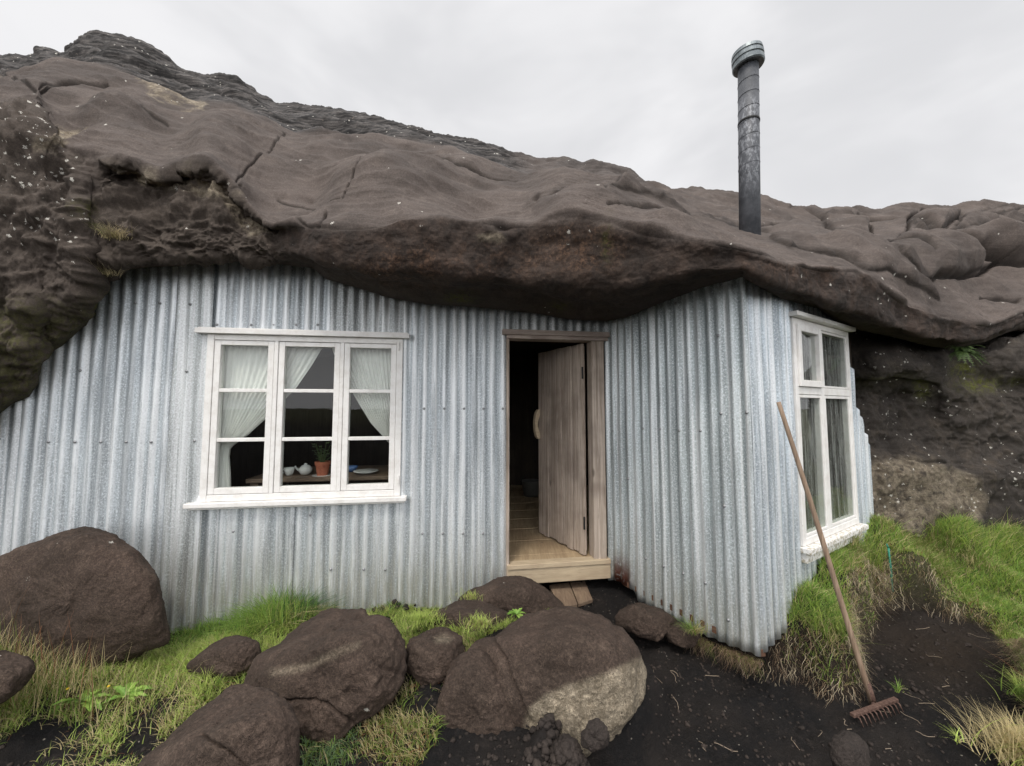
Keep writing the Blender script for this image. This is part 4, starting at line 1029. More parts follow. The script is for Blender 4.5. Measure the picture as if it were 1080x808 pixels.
# lean the handle on the window sill corner region; real thickness
rk = empty('rake', tuple(foot), 'rusty garden rake leaning on the side wall with worn wooden handle', 'rake')
d = foot-top; mb = MB(); nseg = 12
pts = [top+d*t+np.array([.004*math.sin(5*t), 0, 0]) for t in np.linspace(0, 1, nseg)]
mb.tube(pts, [.0115+.0025*t for t in np.linspace(0, 1, nseg)], 16); mb.build('handle', M['rake_wood'], rk, smooth_=True)
hL, hR = hit(900, 754, .045), hit(944, 738, .045)
hl = hR-hL; hc = (hL+hR)/2
mb = MB(); mb.tube([foot-d/np.linalg.norm(d)*.10, foot+d/np.linalg.norm(d)*.01], [.0155, .017], 16); mb.tube([foot, hc], [.012, .010], 10); mb.build('socket', M['rust_iron'], rk, smooth_=True)
uh = hl/np.linalg.norm(hl); back = np.cross(uh, [0, 0, 1]); back /= np.linalg.norm(back)
if back[1] > 0: back = -back
back = -back*.35+np.array([0, 0, 0])
mb = MB(); a, b_ = hL-uh*.01, hR+uh*.01
hw = np.array([0, 0, .008]); th = np.cross(uh, [0, 0, 1])*.011
mb.hexa([a-hw-th, b_-hw-th, b_-hw+th, a-hw+th, a+hw-th, b_+hw-th, b_+hw+th, a+hw+th]); mb.build('head', M['rust_iron'], rk, bevel=.003)
for k in range(11):
    c0 = hL+hl*(k+.3)/10.6; tv = np.array([0.012, -.034, -.012])*(1.0)
    mb = MB(); mb.tube([c0, c0+tv*.6+np.array([0, 0, .003]), c0+tv+np.array([0, 0, -.022])], [.0042, .0036, .0018], 7); mb.build('tine', M['rust_iron'], rk, smooth_=True)

# wooden step and green peg
stp = empty('wooden_step', tuple(G(600, 640, .1)), 'short two plank wooden step below the door threshold', 'step')
for a, b_ in (((580, 618), (602, 640)), ((603, 615), (622, 636))): pass
qz0 = .178
quads = [[(579, 617), (600, 614), (609, 637), (591, 641)], [(601, 614), (617, 613), (625, 632), (610, 637)]]
for q in quads:
    c = [G(x, y, qz0) for x, y in (q[3], q[2], q[1], q[0])]; mb = MB(); mb.hexa([v-np.array([0, 0, .025]) for v in c]+c); mb.build('plank', M['damp_wood'], stp, bevel=.003)
c = [G(595, 637, qz0), G(618, 633, qz0)]
mb = MB()
for v in c:
    mb = MB(); mb.box(v[0]-.02, v[0]+.02, v[1]+.02, v[1]+.06, hz(v[0], v[1])-.05, qz0-.026)
    mb.build('support', M['damp_wood'], stp)
g0 = hit(941, 622); g0[2] = hz(g0[0], g0[1])-.05
g1 = P(937, 578, g0[1]+.03)
mb = MB(); mb.tube([g0, (g0+g1)/2+[.004, 0, 0], g1], .0065, 10); mb.tube([g1, g1+np.array([-.012, 0, .03])], [.0065, .004], 10)
pg = mb.build('garden_peg', M['green_plastic'], loc=tuple(g0), smooth_=True); tag(pg, 'thin green plastic peg stuck in the grassy rim of the pit', 'garden peg')

# ------------------------------------------------------------------ boulders
def boulder(outline, D, thick, label, seed=0, tanpoly=None, nz=.02, power=.75, fwd=0., name='boulder', m='boulder', group='boulders in front of the house', speck=.02, top_lean=.25, n=110, moss=None, cracks_=(), tank=1.):
    tgt = np.array(outline, float); o_ = tgt.copy()
    for it in range(4):
        V_, bits = boulder_shape(o_, D, thick, seed, nz, power, top_lean, n, cracks_)
        bx, by = proj(V_); lo = np.array([bx.min(), by.min()]); hi = np.array([bx.max(), by.max()]); tl, th_ = tgt.min(0), tgt.max(0)
        if it < 3:
            sc = (th_-tl)/(hi-lo); mid_ = (lo+hi)/2; tm = (tl+th_)/2; oc = (o_.min(0)+o_.max(0))/2; o_ = (o_-oc)*np.clip(sc, .75, 1.2)+oc+(tm-mid_)
    C0, fw = bits
    return boulder_finish(V_, C0, fw, n, label, tanpoly, name, m, group, speck, moss, tank)
def boulder_shape(outline, D, thick, seed, nz, power, top_lean, n, cracks_):
    o = np.array(outline, float); c = o.mean(0)
    th = np.linspace(0, 2*np.pi, 2*n, endpoint=False)
    rr = np.zeros_like(th)
    ang = np.arctan2(-(o[:, 1]-c[1]), o[:, 0]-c[0]); rad = np.hypot(o[:, 0]-c[0], o[:, 1]-c[1])
    k = np.argsort(ang); ang = ang[k]; rad = rad[k]
    # polygon radius by ray casting, then smoothing
    A = np.concatenate([ang-2*np.pi, ang, ang+2*np.pi]); B = np.concatenate([rad]*3)
    x_ = B*np.cos(A); y_ = B*np.sin(A)
    for i, t in enumerate(th):
        t_ = (t+np.pi) % (2*np.pi)-np.pi
        j = np.searchsorted(A, t_)-1
        x0, y0, x1, y1 = x_[j], y_[j], x_[j+1], y_[j+1]
        den = math.cos(t_)*(y1-y0)-math.sin(t_)*(x1-x0)
        rr[i] = (x0*(y1-y0)-y0*(x1-x0))/den if abs(den) > 1e-9 else B[j]
    ker = np.hanning(9); ker /= ker.sum(); rr = np.convolve(np.concatenate([rr[-20:], rr, rr[:20]]), ker, 'same')[20:-20]
    C0 = P(c[0], c[1], D); a, b_, c_ = ray(c[0], c[1]); fw = np.array([a, b_, c_]); fw /= np.linalg.norm(fw)
    # local picture axes at that depth
    ex = (P(c[0]+1, c[1], D)-C0); ey_ = (P(c[0], c[1]-1, D)-C0)
    # lean: make the body axis more horizontal (boulders lie on ground)
    fh = np.array([fw[0], fw[1], fw[2]*.35]); fh /= np.linalg.norm(fh)
    tt_ = np.linspace(-1, 1, n); qq = np.sin(np.pi/2*(1-np.abs(tt_)))[:, None]; sph = np.sign(tt_)[:, None]*np.sqrt(np.clip(1-qq**(2/power), 0, 1)); cph = qq
    kw = np.hanning(81); kw /= kw.sum(); rw = np.convolve(np.concatenate([rr[-90:], rr, rr[:90]]), kw, 'same')[90:-90]
    s1 = np.abs(sph); c1 = smooth(.0, .6, s1); c2_ = s1**3; Rg = (rr[None]*(1-c1)+rw[None]*c1)*(1-c2_)+rr.mean()*c2_
    V_ = C0+(Rg*cph*np.cos(th)[None])[..., None]*ex+(Rg*cph*np.sin(th)[None])[..., None]*ey_+(thick*sph*np.ones_like(Rg))[..., None]*fh
    # nudge upper parts away from the viewer, lower parts toward
    up = (Rg*cph*np.sin(th)[None])/max(rr.max(), 1)
    V_ = V_+(top_lean*thick*up)[..., None]*np.array([0, 1, 0])
    dirn = V_-C0; dl_ = np.linalg.norm(dirn, axis=2)[..., None]+1e-6; dirn = dirn/dl_
    q = V_*3+seed*13.7
    dd = nz*1.1*fbm(q, 3)+nz*.85*ridged(V_*2.9+seed, 4, .5)-nz*.4+nz*.35*fbm(V_*11+seed, 4, .55)+.005*fbm(V_*34+seed, 4, .6)
    bx, by = proj(V_)
    for pts, w_, dp in cracks_: dd = dd-dp*np.exp(-(line_dist(bx+2*perlin(V_*9), by+2*perlin(V_*9+3), pts)/w_)**2)
    V_ = V_+dirn*dd[..., None]
    return V_, (C0, fw)
def boulder_finish(V_, C0, fw, n, label, tanpoly, name, m, group, speck, moss, tank):
    bx, by = proj(V_)
    tanv = np.zeros(bx.shape)
    if tanpoly: tanv = smooth(-4, 5, sdf(bx+1.8*fbm(V_*12, 3), by+1.5*fbm(V_*12+5, 3), tanpoly))*(V_ @ fw < C0 @ fw+.1)
    idx = np.arange(n*2*n).reshape(n, 2*n); a_ = idx[:-1]; b2 = np.roll(idx, -1, 1)[:-1]; c2 = np.roll(idx, -1, 1)[1:]; d2 = idx[1:]
    Fq = np.stack([a_.ravel(), b2.ravel(), c2.ravel(), d2.ravel()], 1)
    base = C0.copy(); base[2] = V_[..., 2].min()
    zero = np.zeros(bx.size)
    mo = zero if moss is None else moss(bx, by).ravel()
    ob = raw_mesh(name, V_.reshape(-1, 3), Fq, M[m], loc=tuple(base), smooth_=True, attrs=dict(under=zero, tan=tanv.ravel()*tank, dark=zero, top=zero, speck=zero+speck, moss=mo))
    return tag(ob, label, 'boulder', group)
boulder([(-5, 588), (20, 577), (60, 561), (100, 555), (118, 559), (140, 574), (157, 594), (168, 622), (176, 655), (180, 680), (100, 720), (0, 710), (-80, 680), (-70, 615)], 2.32, .26, 'large smooth dark boulder leaning on the iron wall at far left', 1, speck=.04, nz=.02)
boulder([(-60, 690), (0, 686), (28, 689), (38, 702), (30, 722), (0, 745), (-40, 760), (-80, 720)], 1.75, .18, 'flat dark boulder cut by the left edge of the photo', 2)
boulder([(196, 705), (212, 688), (235, 676), (255, 670), (272, 674), (276, 690), (270, 712), (200, 716)], 2.2, .12, 'small low stone half buried in grass below the window', 3, nz=.012)
boulder([(253, 722), (262, 703), (300, 682), (345, 665), (385, 648), (404, 643), (416, 654), (428, 678), (430, 715), (410, 760), (370, 790), (310, 790), (268, 765)], 1.95, .26, 'broad slab-like boulder with a pale worn streak below the window', 4,
        tanpoly=[(285, 706), (320, 700), (350, 686), (380, 676), (378, 682), (345, 698), (310, 711), (285, 713)], nz=.028, power=.42, top_lean=.5, tank=.42, cracks_=(([(262, 728), (300, 738), (345, 742), (372, 765)], 1.6, .025), ([(385, 690), (402, 705), (424, 712)], 1.4, .015)))
boulder([(135, 815), (165, 790), (200, 768), (240, 745), (270, 730), (290, 726), (303, 732), (313, 750), (317, 785), (318, 840), (290, 900), (150, 900)], 1.42, .20, 'rounded boulder at the bottom edge below the broad slab', 5, nz=.02, power=.48, top_lean=.5, cracks_=(([(215, 775), (240, 790), (262, 812)], 1.5, .018),))
boulder([(425, 690), (432, 670), (448, 663), (470, 662), (485, 668), (491, 685), (486, 705), (478, 725), (440, 725), (428, 710)], 2.05, .14, 'small rounded boulder with a pale chip ringed by grass', 6, tanpoly=[(458, 672), (470, 669), (478, 673), (472, 678), (460, 678)], nz=.02, tank=.6)
boulder([(482, 632), (492, 622), (510, 613), (535, 609), (555, 607), (572, 612), (585, 622), (598, 645), (590, 665), (520, 670), (484, 650)], 2.72, .20, 'dark boulder directly in front of the open doorway', 7, nz=.02)
boulder([(448, 650), (462, 637), (485, 633), (515, 634), (532, 638), (540, 650), (530, 670), (460, 670)], 2.45, .15, 'low flat boulder just left of the doorway boulder', 8, nz=.015)
boulder([(492, 690), (500, 668), (530, 655), (570, 647), (610, 640), (640, 641), (660, 650), (675, 672), (683, 705), (683, 730), (670, 762), (650, 785), (600, 800), (562, 790), (546, 765), (522, 725)], 1.98, .26, 'large round fronted boulder, dark above and tan below', 9,
        tanpoly=[(553, 760), (560, 745), (575, 733), (600, 722), (640, 710), (665, 698), (690, 684), (710, 760), (660, 830), (540, 830)], nz=.018, power=.42, top_lean=.3, cracks_=(([(520, 672), (532, 700), (548, 735), (560, 762)], 1.6, .03), ([(640, 650), (652, 668), (650, 690)], 1.2, .012)))
boulder([(458, 745), (466, 718), (485, 692), (512, 684), (530, 703), (543, 735), (550, 770), (545, 820), (465, 820), (455, 785)], 1.86, .13, 'squat dark boulder wedged beside the tan faced boulder', 10, nz=.02, power=.45)
boulder([(648, 650), (655, 640), (675, 636), (695, 640), (714, 654), (716, 668), (700, 676), (668, 672), (650, 664)], 2.62, .13, 'reddish brown rock under the porch beside the wooden step', 11, nz=.02, name='rock')
boulder([(700, 660), (716, 656), (735, 664), (742, 676), (730, 684), (704, 680)], 2.55, .09, 'small dark rock under the lower edge of the porch wall', 14, nz=.012, name='rock')
boulder([(874, 795), (880, 778), (895, 771), (910, 775), (919, 790), (918, 812), (895, 822), (876, 815)], 1.62, .07, 'dark round stone on the black path near the rake', 12, nz=.012, name='stone', m='stone')
boulder([(612, 775), (618, 761), (632, 757), (643, 768), (643, 786), (628, 794), (614, 790)], 1.56, .035, 'fist sized dark stone against the tan boulder', 13, nz=.02, name='stone', m='stone')

# crumbs, clods and pebbles
def clods(name, label, spots, mt='stone'):
    """spots: (x,y,z,size)"""
    tmpl = []
    for k in range(6):
        import bmesh
        bm = bmesh.new(); bmesh.ops.create_icosphere(bm, subdivisions=2, radius=1)
        v = np.array([q.co[:] for q in bm.verts]); f = np.array([[q.index for q in fa.verts] for fa in bm.faces]); bm.free()
        v = v*(1+.45*fbm(v*1.3+k*7, 3))[:, None]*np.array([1, .85, .7]); tmpl.append((v, f))
    VV, FF = [], []; n = 0
    for i, (x, y, z, s) in enumerate(spots):
        v, f = tmpl[i % 6]; a = random.uniform(0, 6.28); ca, sa = math.cos(a), math.sin(a)
        w = np.stack([v[:, 0]*ca-v[:, 1]*sa, v[:, 0]*sa+v[:, 1]*ca, v[:, 2]], 1)*s+np.array([x, y, z]); VV.append(w); FF.append(f+n); n += len(v)
    o = raw_mesh(name, np.concatenate(VV), np.concatenate(FF), M[mt], smooth_=True); o['label'] = label; o['kind'] = 'stuff'; return o
sp_ = []
for k in range(700):
    a = random.uniform(0, 6.28); q = abs(random.gauss(0, .085)); X_, Y_ = MX+math.cos(a)*q, MY+math.sin(a)*q
    sz = random.choice([random.uniform(.004, .010), random.uniform(.008, .017), random.uniform(.012, .024)]); sp_.append((X_, Y_, hz(X_, Y_)+sz*.4, sz))
clods('soil_clods', 'heap of dark crumbly clods against the tan boulder', sp_)
sp_ = []
for k in range(3200):
    X_, Y_ = random.uniform(-.1, 3.4), random.uniform(1.2, 3.1)
    s = random.uniform(.003, .009)*(1 if random.random() < .93 else 1.8); sp_.append((X_, Y_, hz(X_, Y_)+s*.2, s))
for k in range(1800):
    X_, Y_ = random.uniform(-2.6, .3), random.uniform(1.2, 2.7); s = random.uniform(.004, .012); sp_.append((X_, Y_, hz(X_, Y_)+s*.2, s))
for k in range(60):
    s0_ = random.uniform(fs(330), fs(450)); q = front.pt(s0_, 0, random.uniform(.02, .10)); sp_.append((q[0], q[1], hz(q[0], q[1])+random.uniform(0, .04), random.uniform(.01, .03)))
clods('gravel', 'small dark crumbs and gravel scattered over the black soil', sp_)

# ------------------------------------------------------------------ grass
def blades(base, h, lean, width, cols, name, label, kind='stuff', curl=.5, droop=None, cat=None, group=None, nseg=4, loc=None, side_dir=None):
    base = np.asarray(base); n = len(base); r = np.random.default_rng(len(base))
    az = r.uniform(0, 2*np.pi, n); h = np.asarray(h)*np.ones(n)
    lean = np.asarray(lean)*np.ones(n)
    dirn = np.stack([np.cos(az), np.sin(az), 0*az], 1)
    if side_dir is not None: dirn = dirn*.8+np.asarray(side_dir)*.6; dirn[:, 2] = 0
    wdir = np.stack([-np.sin(az+r.normal(0, .5, n)), np.cos(az+r.normal(0, .5, n)), 0*az], 1)
    V_ = []; T = np.linspace(0, 1, nseg)
    for t in T:
        up = h*t*(1-.35*lean*t); out = h*lean*t**(1+curl)
        c = base+dirn*out[:, None]+(wdir*(h*.18*np.sin(t*5+az*3))[:, None] if droop is not None else 0); c[:, 2] += up if droop is None else h*(1.0*t*.25-droop*t*t)
        w = (width*(1-t**1.6)*.5+.0001)
        V_ += [c-wdir*w[:, None] if hasattr(w, '__len__') else c-wdir*w, c+wdir*w[:, None] if hasattr(w, '__len__') else c+wdir*w]
    V_ = np.stack(V_, 1)  # n, 2*nseg, 3
    k = 2*nseg; idx = np.arange(n)[:, None]*k
    Fq = np.concatenate([np.concatenate([idx+2*i, idx+2*i+1, idx+2*i+3, idx+2*i+2], 1) for i in range(nseg-1)])
    C = np.repeat(np.asarray(cols)[:, None, :], k, 1)
    o = raw_mesh(name, V_.reshape(-1, 3), Fq, M['grass'], loc=loc, col=C.reshape(-1, 3))
    o['label'] = label
    if kind: o['kind'] = kind
    if cat: o['category'] = cat
    if group: o['group'] = group
    return o
GREEN = np.array([.22, .35, .07]); LIME = np.array([.44, .54, .14]); DEEP = np.array([.06, .15, .03]); STRAW = np.array([.56, .47, .26]); RED = np.array([.26, .12, .06]); OLIVE = np.array([.20, .24, .06])
def mixcol(n, pal, wts, jit=.22, clump=None):
    r = np.random.default_rng(n); i = r.choice(len(pal), n, p=np.array(wts)/sum(wts)); c = np.array(pal)[i]
    c = c*(1+r.normal(0, jit, n))[:, None]
    return np.clip(c, .01, .8)
def scatter(n, xr, yr, poly, dens=None, seed=0, outside=None, patch=.0, avoid_path=True, tmax=.35):
    r = np.random.default_rng(seed); X_ = r.uniform(*xr, n); Y_ = r.uniform(*yr, n); h, t = hgt(X_, Y_)
    p = np.stack([X_, Y_, h], 1); bx, by = proj(p)
    k = in_poly(bx, by, poly)
    if avoid_path: k &= t < tmax
    # not inside the house
    k &= ((np.stack([X_, Y_], 1)-front.O[:2]) @ front.n[:2] > .02) | (X_ > Pj[0]-.02)
    ins = ((p-porch.O) @ porch.n < .0) & ((p-side.O) @ side.n < .01) & (X_ > Pj[0]-.02)
    k &= ~ins
    if patch:
        k &= fbm(p*3+seed, 3)+r.normal(0, .15, n) > patch-.5
    if dens is not None: k &= r.uniform(0, 1, n) < dens(bx, by, p)
    return p[k]
# left field
polyL = [(-60, 600), (60, 640), (120, 675), (180, 668), (205, 650), (300, 632), (420, 632), (415, 650), (330, 690), (275, 712), (240, 750), (160, 815), (160, 1150), (-300, 1150), (-260, 620)]
bare = lambda bx, by, p: 1-.93*np.maximum(np.maximum(smooth(-4, 8, sdf(bx+8*fbm(p*6, 2), by+6*fbm(p*6+3, 2), [(170, 760), (200, 738), (190, 722), (160, 735), (130, 765), (120, 800), (170, 800)])),
    smooth(-4, 8, sdf(bx+8*fbm(p*6, 2), by, [(30, 740), (60, 715), (100, 725), (90, 745), (50, 760), (20, 765)]))), smooth(-3, 6, sdf(bx, by, [(36, 690), (60, 690), (55, 715), (36, 720)])))
b1 = scatter(190000, (-4.6, -.3), (.8, 2.85), polyL, bare, 1, patch=.42)
n = len(b1); print('left grass', n)
bx, by = proj(b1); r = np.random.default_rng(3)
cl_ = fbm(b1*2.4, 3)
col = mixcol(n, [GREEN, LIME, STRAW, OLIVE, RED], [2, 2.6, 3.6, 2.8, .5])
gmask = np.exp(-((bx-240)/90)**2-((by-705)/32)**2)
lime = r.uniform(0, 1, n) < gmask*.9; col[lime] = mixcol(lime.sum(), [LIME, GREEN], [4, 1], .15)
dry = r.uniform(0, 1, n) < np.exp(-((bx-30)/90)**2-((by-650)/40)**2); col[dry] = mixcol(dry.sum(), [STRAW, OLIVE, RED], [3, 2, .6])
blades(b1, r.uniform(.02, .07, n)*(1+.7*cl_)*(1+.5*gmask), r.uniform(.3, 1.5, n), .0031, col, 'grass', 'short green and straw grass on the left bank')
# lush tall tuft by the wall below the window
b2 = []
for k in range(6500):
    x = random.gauss(290, 50) if random.random() < .7 else random.uniform(208, 420)
    if not 206 < x < 425: continue
    s_ = fs(x); nn_ = abs(random.gauss(.06, .10))+.02; q = front.pt(s_, 0, nn_); b2.append((q[0], q[1], hz(q[0], q[1])-.01))
b2 = np.array(b2); n = len(b2); bx, by = proj(b2)
hh = (.10+.25*np.exp(-((bx-298)/42)**2)+.05*np.exp(-((bx-235)/25)**2))*r.uniform(.45, 1.1, n)
blades(b2, hh, r.uniform(.2, 1.5, n), .0046, mixcol(n, [DEEP, GREEN, LIME, STRAW], [2.5, 4, 2, 1]), 'tall_grass', 'lush tall green grass against the wall below the window')
# tall dry stalks at left
b3 = []
for k in range(1100):
    x = random.choice([random.gauss(20, 24), random.gauss(70, 30), random.uniform(-40, 190)]); D = random.uniform(1.85, 2.12); c0 = P(x, 600, D); b3.append((c0[0], c0[1], hz(c0[0], c0[1])-.01))
b3 = np.array(b3); n = len(b3)
blades(b3, r.uniform(.10, .26, n), r.uniform(.1, 1.0, n), .0026, mixcol(n, [STRAW, OLIVE, GREEN, RED], [4, 3, 2, .5]), 'dry_grass', 'long dry grass stalks in front of the far left boulder')
b3b = b3[::22]; n = len(b3b)
blades(b3b, r.uniform(.28, .42, n), r.uniform(.15, .5, n), .0028, mixcol(n, [RED, STRAW], [2, 2]), 'grass_stalks', 'thin reddish seed stalks rising before the far left boulder')
# between the boulders
polyM = [(395, 640), (440, 640), (470, 640), (560, 640), (600, 655), (540, 660), (510, 672), (495, 700), (500, 730), (470, 770), (440, 812), (320, 812), (318, 770), (360, 745), (410, 720), (430, 690), (415, 655)]
b4 = scatter(110000, (-1.4, .4), (1.2, 2.95), polyM, None, 5, patch=.22, avoid_path=False)
n = len(b4); bx, by = proj(b4); print('mid grass', n)
up_ = smooth(700, 660, by)
col = mixcol(n, [OLIVE, STRAW, RED, GREEN], [3, 2.8, 1.6, 2]); k = r.uniform(0, 1, n) < up_*.85; col[k] = mixcol(k.sum(), [LIME, GREEN, OLIVE], [4, 1.4, 1.4])
k = (bx < 380) & (by > 745) & (r.uniform(0, 1, n) < .8); col[k] = mixcol(k.sum(), [np.array([.18, .27, .13]), GREEN], [3, 1])
blades(b4, r.uniform(.02, .055, n), r.uniform(.3, 1.4, n), .003, col, 'grass', 'thin yellowish grass growing between the boulders')
# tufts that grow over boulders' shoulders
def tuft_at(px_, py_, D, n, rad, h, pal, w, name, label, lean=(.3, 1.2), droop=None, cat='grass tuft', width=.003, group=None):
    c0 = P(px_, py_, D); rr_ = np.random.default_rng(int(px_*7+py_)); a = rr_.uniform(0, 6.28, n); q = rr_.normal(0, 1, n)*rad
    b = c0+np.stack([np.cos(a)*q, np.sin(a)*q*.6, rr_.uniform(-.01, .01, n)], 1)
    return blades(b, rr_.uniform(h[0], h[1], n), rr_.uniform(*lean, n), width, mixcol(n, pal, w), name, label, kind=None, cat=cat, loc=tuple(c0), droop=droop, group=group)
tuft_at(445, 655, 2.35, 900, .08, (.02, .06), [LIME, GREEN, STRAW], [4, 2, 1], 'grass_tuft', 'bright lime grass tuft behind the small chipped boulder')
tuft_at(505, 660, 2.15, 500, .06, (.02, .06), [LIME, OLIVE, STRAW], [3, 2, 2], 'grass_tuft', 'yellow green grass tuft right of the small chipped boulder')
tuft_at(498, 632, 2.62, 260, .07, (.02, .06), [LIME, STRAW], [2, 2], 'grass_tuft', 'sparse pale grass tuft in front of the doorway boulder')
# the right bank and meadow
polyR = [(800, 720), (808, 660), (835, 600), (890, 555), (912, 540), (930, 530), (1100, 535), (1300, 545), (1300, 900), (1090, 900), (1040, 790), (1070, 720), (1062, 680), (1045, 666), (1000, 652), (960, 642), (925, 652), (912, 690), (905, 740), (880, 760)]
b5 = scatter(300000, (1.2, 5.6), (1.7, 3.9), polyR, None, 9, patch=.0, tmax=.8)
n = len(b5); bx, by = proj(b5); print('right grass', n)
hb_, tb_ = hgt(b5[:, 0], b5[:, 1], False); sdp = -sdf(b5[:, 0], b5[:, 1], path)
rim = smooth(.10, .0, sdp+.04*fbm(b5*5, 2))
col = mixcol(n, [GREEN, LIME, DEEP, STRAW], [4.2, 3.4, 1.2, .8], .2)
k = r.uniform(0, 1, n) < rim*.6; col[k] = mixcol(k.sum(), [STRAW, OLIVE, LIME, RED], [3.5, 2, 1.2, .5])
k = (fbm(b5*2.7+3, 3)+r.normal(0, .12, n) > .16); col[k] = mixcol(k.sum(), [STRAW, OLIVE, GREEN], [1.5, 2, 2])
blades(b5, r.uniform(.035, .11, n)*np.where(r.uniform(0, 1, n) > .94, 1.7, 1.)*(1+1.1*np.clip(fbm(b5*2.6, 2), -.6, 1))*(1-.45*rim), r.uniform(.25, 1.3, n), .0032, col, 'grass', 'thick green grass on the bank beside the side wall')
# matted dry roots on the rim of the pit
pa = np.array(path[:19]); base = []; dirs = []
for i in range(2, len(pa)-1):
    a, b_ = pa[i], pa[i+1]; L_ = np.linalg.norm(b_-a); nn_ = np.array([(b_-a)[1], -(b_-a)[0]])/L_
    dens = 2600 if i not in (2, 3) else 400
    for q in range(int(L_*dens*1.9)):
        t = random.random(); p2 = a+(b_-a)*t-nn_*0; off = random.uniform(-.03, .05) if i < 9 or random.random() < .35 else random.uniform(.02, .075)
        # outside direction is the one with lower sdf
        base.append((*(p2), off))
base = np.array(base)
gx, gy = base[:, 0], base[:, 1]; e_ = .01
sx_ = (sdf(gx+e_, gy, path)-sdf(gx-e_, gy, path)); sy_ = (sdf(gx, gy+e_, path)-sdf(gx, gy-e_, path)); sl = np.hypot(sx_, sy_)+1e-9; ind = np.stack([sx_/sl, sy_/sl, 0*sx_], 1)
B = np.stack([gx, gy, 0*gx], 1)-ind*base[:, 2:3]; B[:, 2] = hgt(B[:, 0], B[:, 1])[0]-.005
keep = (fbm(B*5, 3)+r.normal(0, .2, len(B)) > -.15)
B = B[keep]; ind = ind[keep]; n = len(B); print('rim', n)
blades(B, r.uniform(.025, .075, n)*np.where(B[:, 0] > 2.55, 1.6, 1.), r.uniform(.3, 1.2, n), .0022, mixcol(n, [np.array([.44, .35, .22]), np.array([.24, .17, .11]), np.array([.56, .48, .34]), np.array([.10, .07, .045])], [3, 2.4, 1.2, 2]), 'dry_roots', 'matted straw coloured roots hanging over the dug rim', side_dir=ind, droop=.95, nseg=5)
# root fringe below the porch wall
B = []
for k in range(900):
    s_ = random.choice([random.gauss(ps(735, 680), .05), random.uniform(ps(760, 690), S_K), random.uniform(ps(700), S_K)])
    q = porch.pt(min(s_, S_K), pb(min(s_, S_K))-.03, random.uniform(-.03, .03)); B.append(q)
B = np.array(B); n = len(B)
blades(B, r.uniform(.04, .13, n), r.uniform(.1, .6, n), .0026, mixcol(n, [np.array([.38, .30, .17]), np.array([.22, .15, .1]), OLIVE], [3, 2, 1.5]), 'dry_roots', 'dry root fringe hanging below the porch wall', side_dir=porch.n, droop=1.0, nseg=5)
tuft_at(733, 668, 2.42, 160, .03, (.04, .11), [OLIVE, GREEN, STRAW], [2, 2, 3], 'grass_tuft', 'small green and straw tuft poking out under the porch wall', (.6, 1.4))
tuft_at(1085, 800, 1.75, 1300, .09, (.06, .18), [STRAW, OLIVE, LIME], [5, 1.5, 1], 'grass_tuft', 'pale straw grass tuft at the lower right corner', (.4, 1.2))
tuft_at(1012, 782, 1.70, 26, .012, (.03, .07), [LIME, STRAW], [2, 1], 'grass_tuft', 'tiny green sprout alone on the black path', (.6, 1.4))
tuft_at(1080, 735, 2.0, 180, .05, (.06, .14), [LIME, GREEN], [2, 2], 'grass_tuft', 'bright green tuft at the right edge above the straw tuft', (.4, 1.2))
tuft_at(948, 729, 1.98, 30, .012, (.02, .06), [GREEN, LIME], [2, 1], 'weed', 'thin green weed sprig beside the rake head', (.5, 1.2), cat='weed')
for (x, y, nn_, lab) in ((98, 251, 260, 'left dry grass tuft growing from the rock ledge above the wall'), (125, 253, 330, 'right dry grass tuft growing from the rock ledge above the wall'), (92, 285, 160, 'drooping dry tuft where the wall meets the left rock')):
    hp_, hn = hill_pt(x, y); c0 = hp_+hn*.01
    rr_ = np.random.default_rng(x); b = c0+rr_.normal(0, 1, (nn_, 3))*np.array([.035, .015, .008])
    blades(b, rr_.uniform(.04, .11, nn_), rr_.uniform(.7, 1.6, nn_), .0022, mixcol(nn_, [STRAW, OLIVE, np.array([.30, .25, .16])], [3, 1, 2]), 'grass_tuft', lab, kind=None, cat='grass tuft', loc=tuple(c0), side_dir=np.array([.1, -.6, 0]))
# dry twigs lying about on the path
mb = MB()
for k in range(34):
    x, y = random.uniform(690, 1050), random.uniform(650, 800); c0 = G(x, y, .05); 
    if in_poly(np.array([c0[0]]), np.array([c0[1]]), path)[0]:
        a = random.uniform(0, 6.28); l = random.uniform(.01, .05); pts = []
        for t in np.linspace(-1, 1, 5):
            X_ = c0[0]+math.cos(a)*l*t+.008*math.sin(3*t+k); Y_ = c0[1]+math.sin(a)*l*t; pts.append((X_, Y_, hz(X_, Y_)+.004))
        mb.tube(pts, random.uniform(.0008, .0018), 5)
tw = mb.build('twigs', simple('dry_twig', (.24, .19, .14), .8), None); tw['kind'] = 'stuff'; tw['label'] = 'thin dry twigs and root ends lying on the black path'

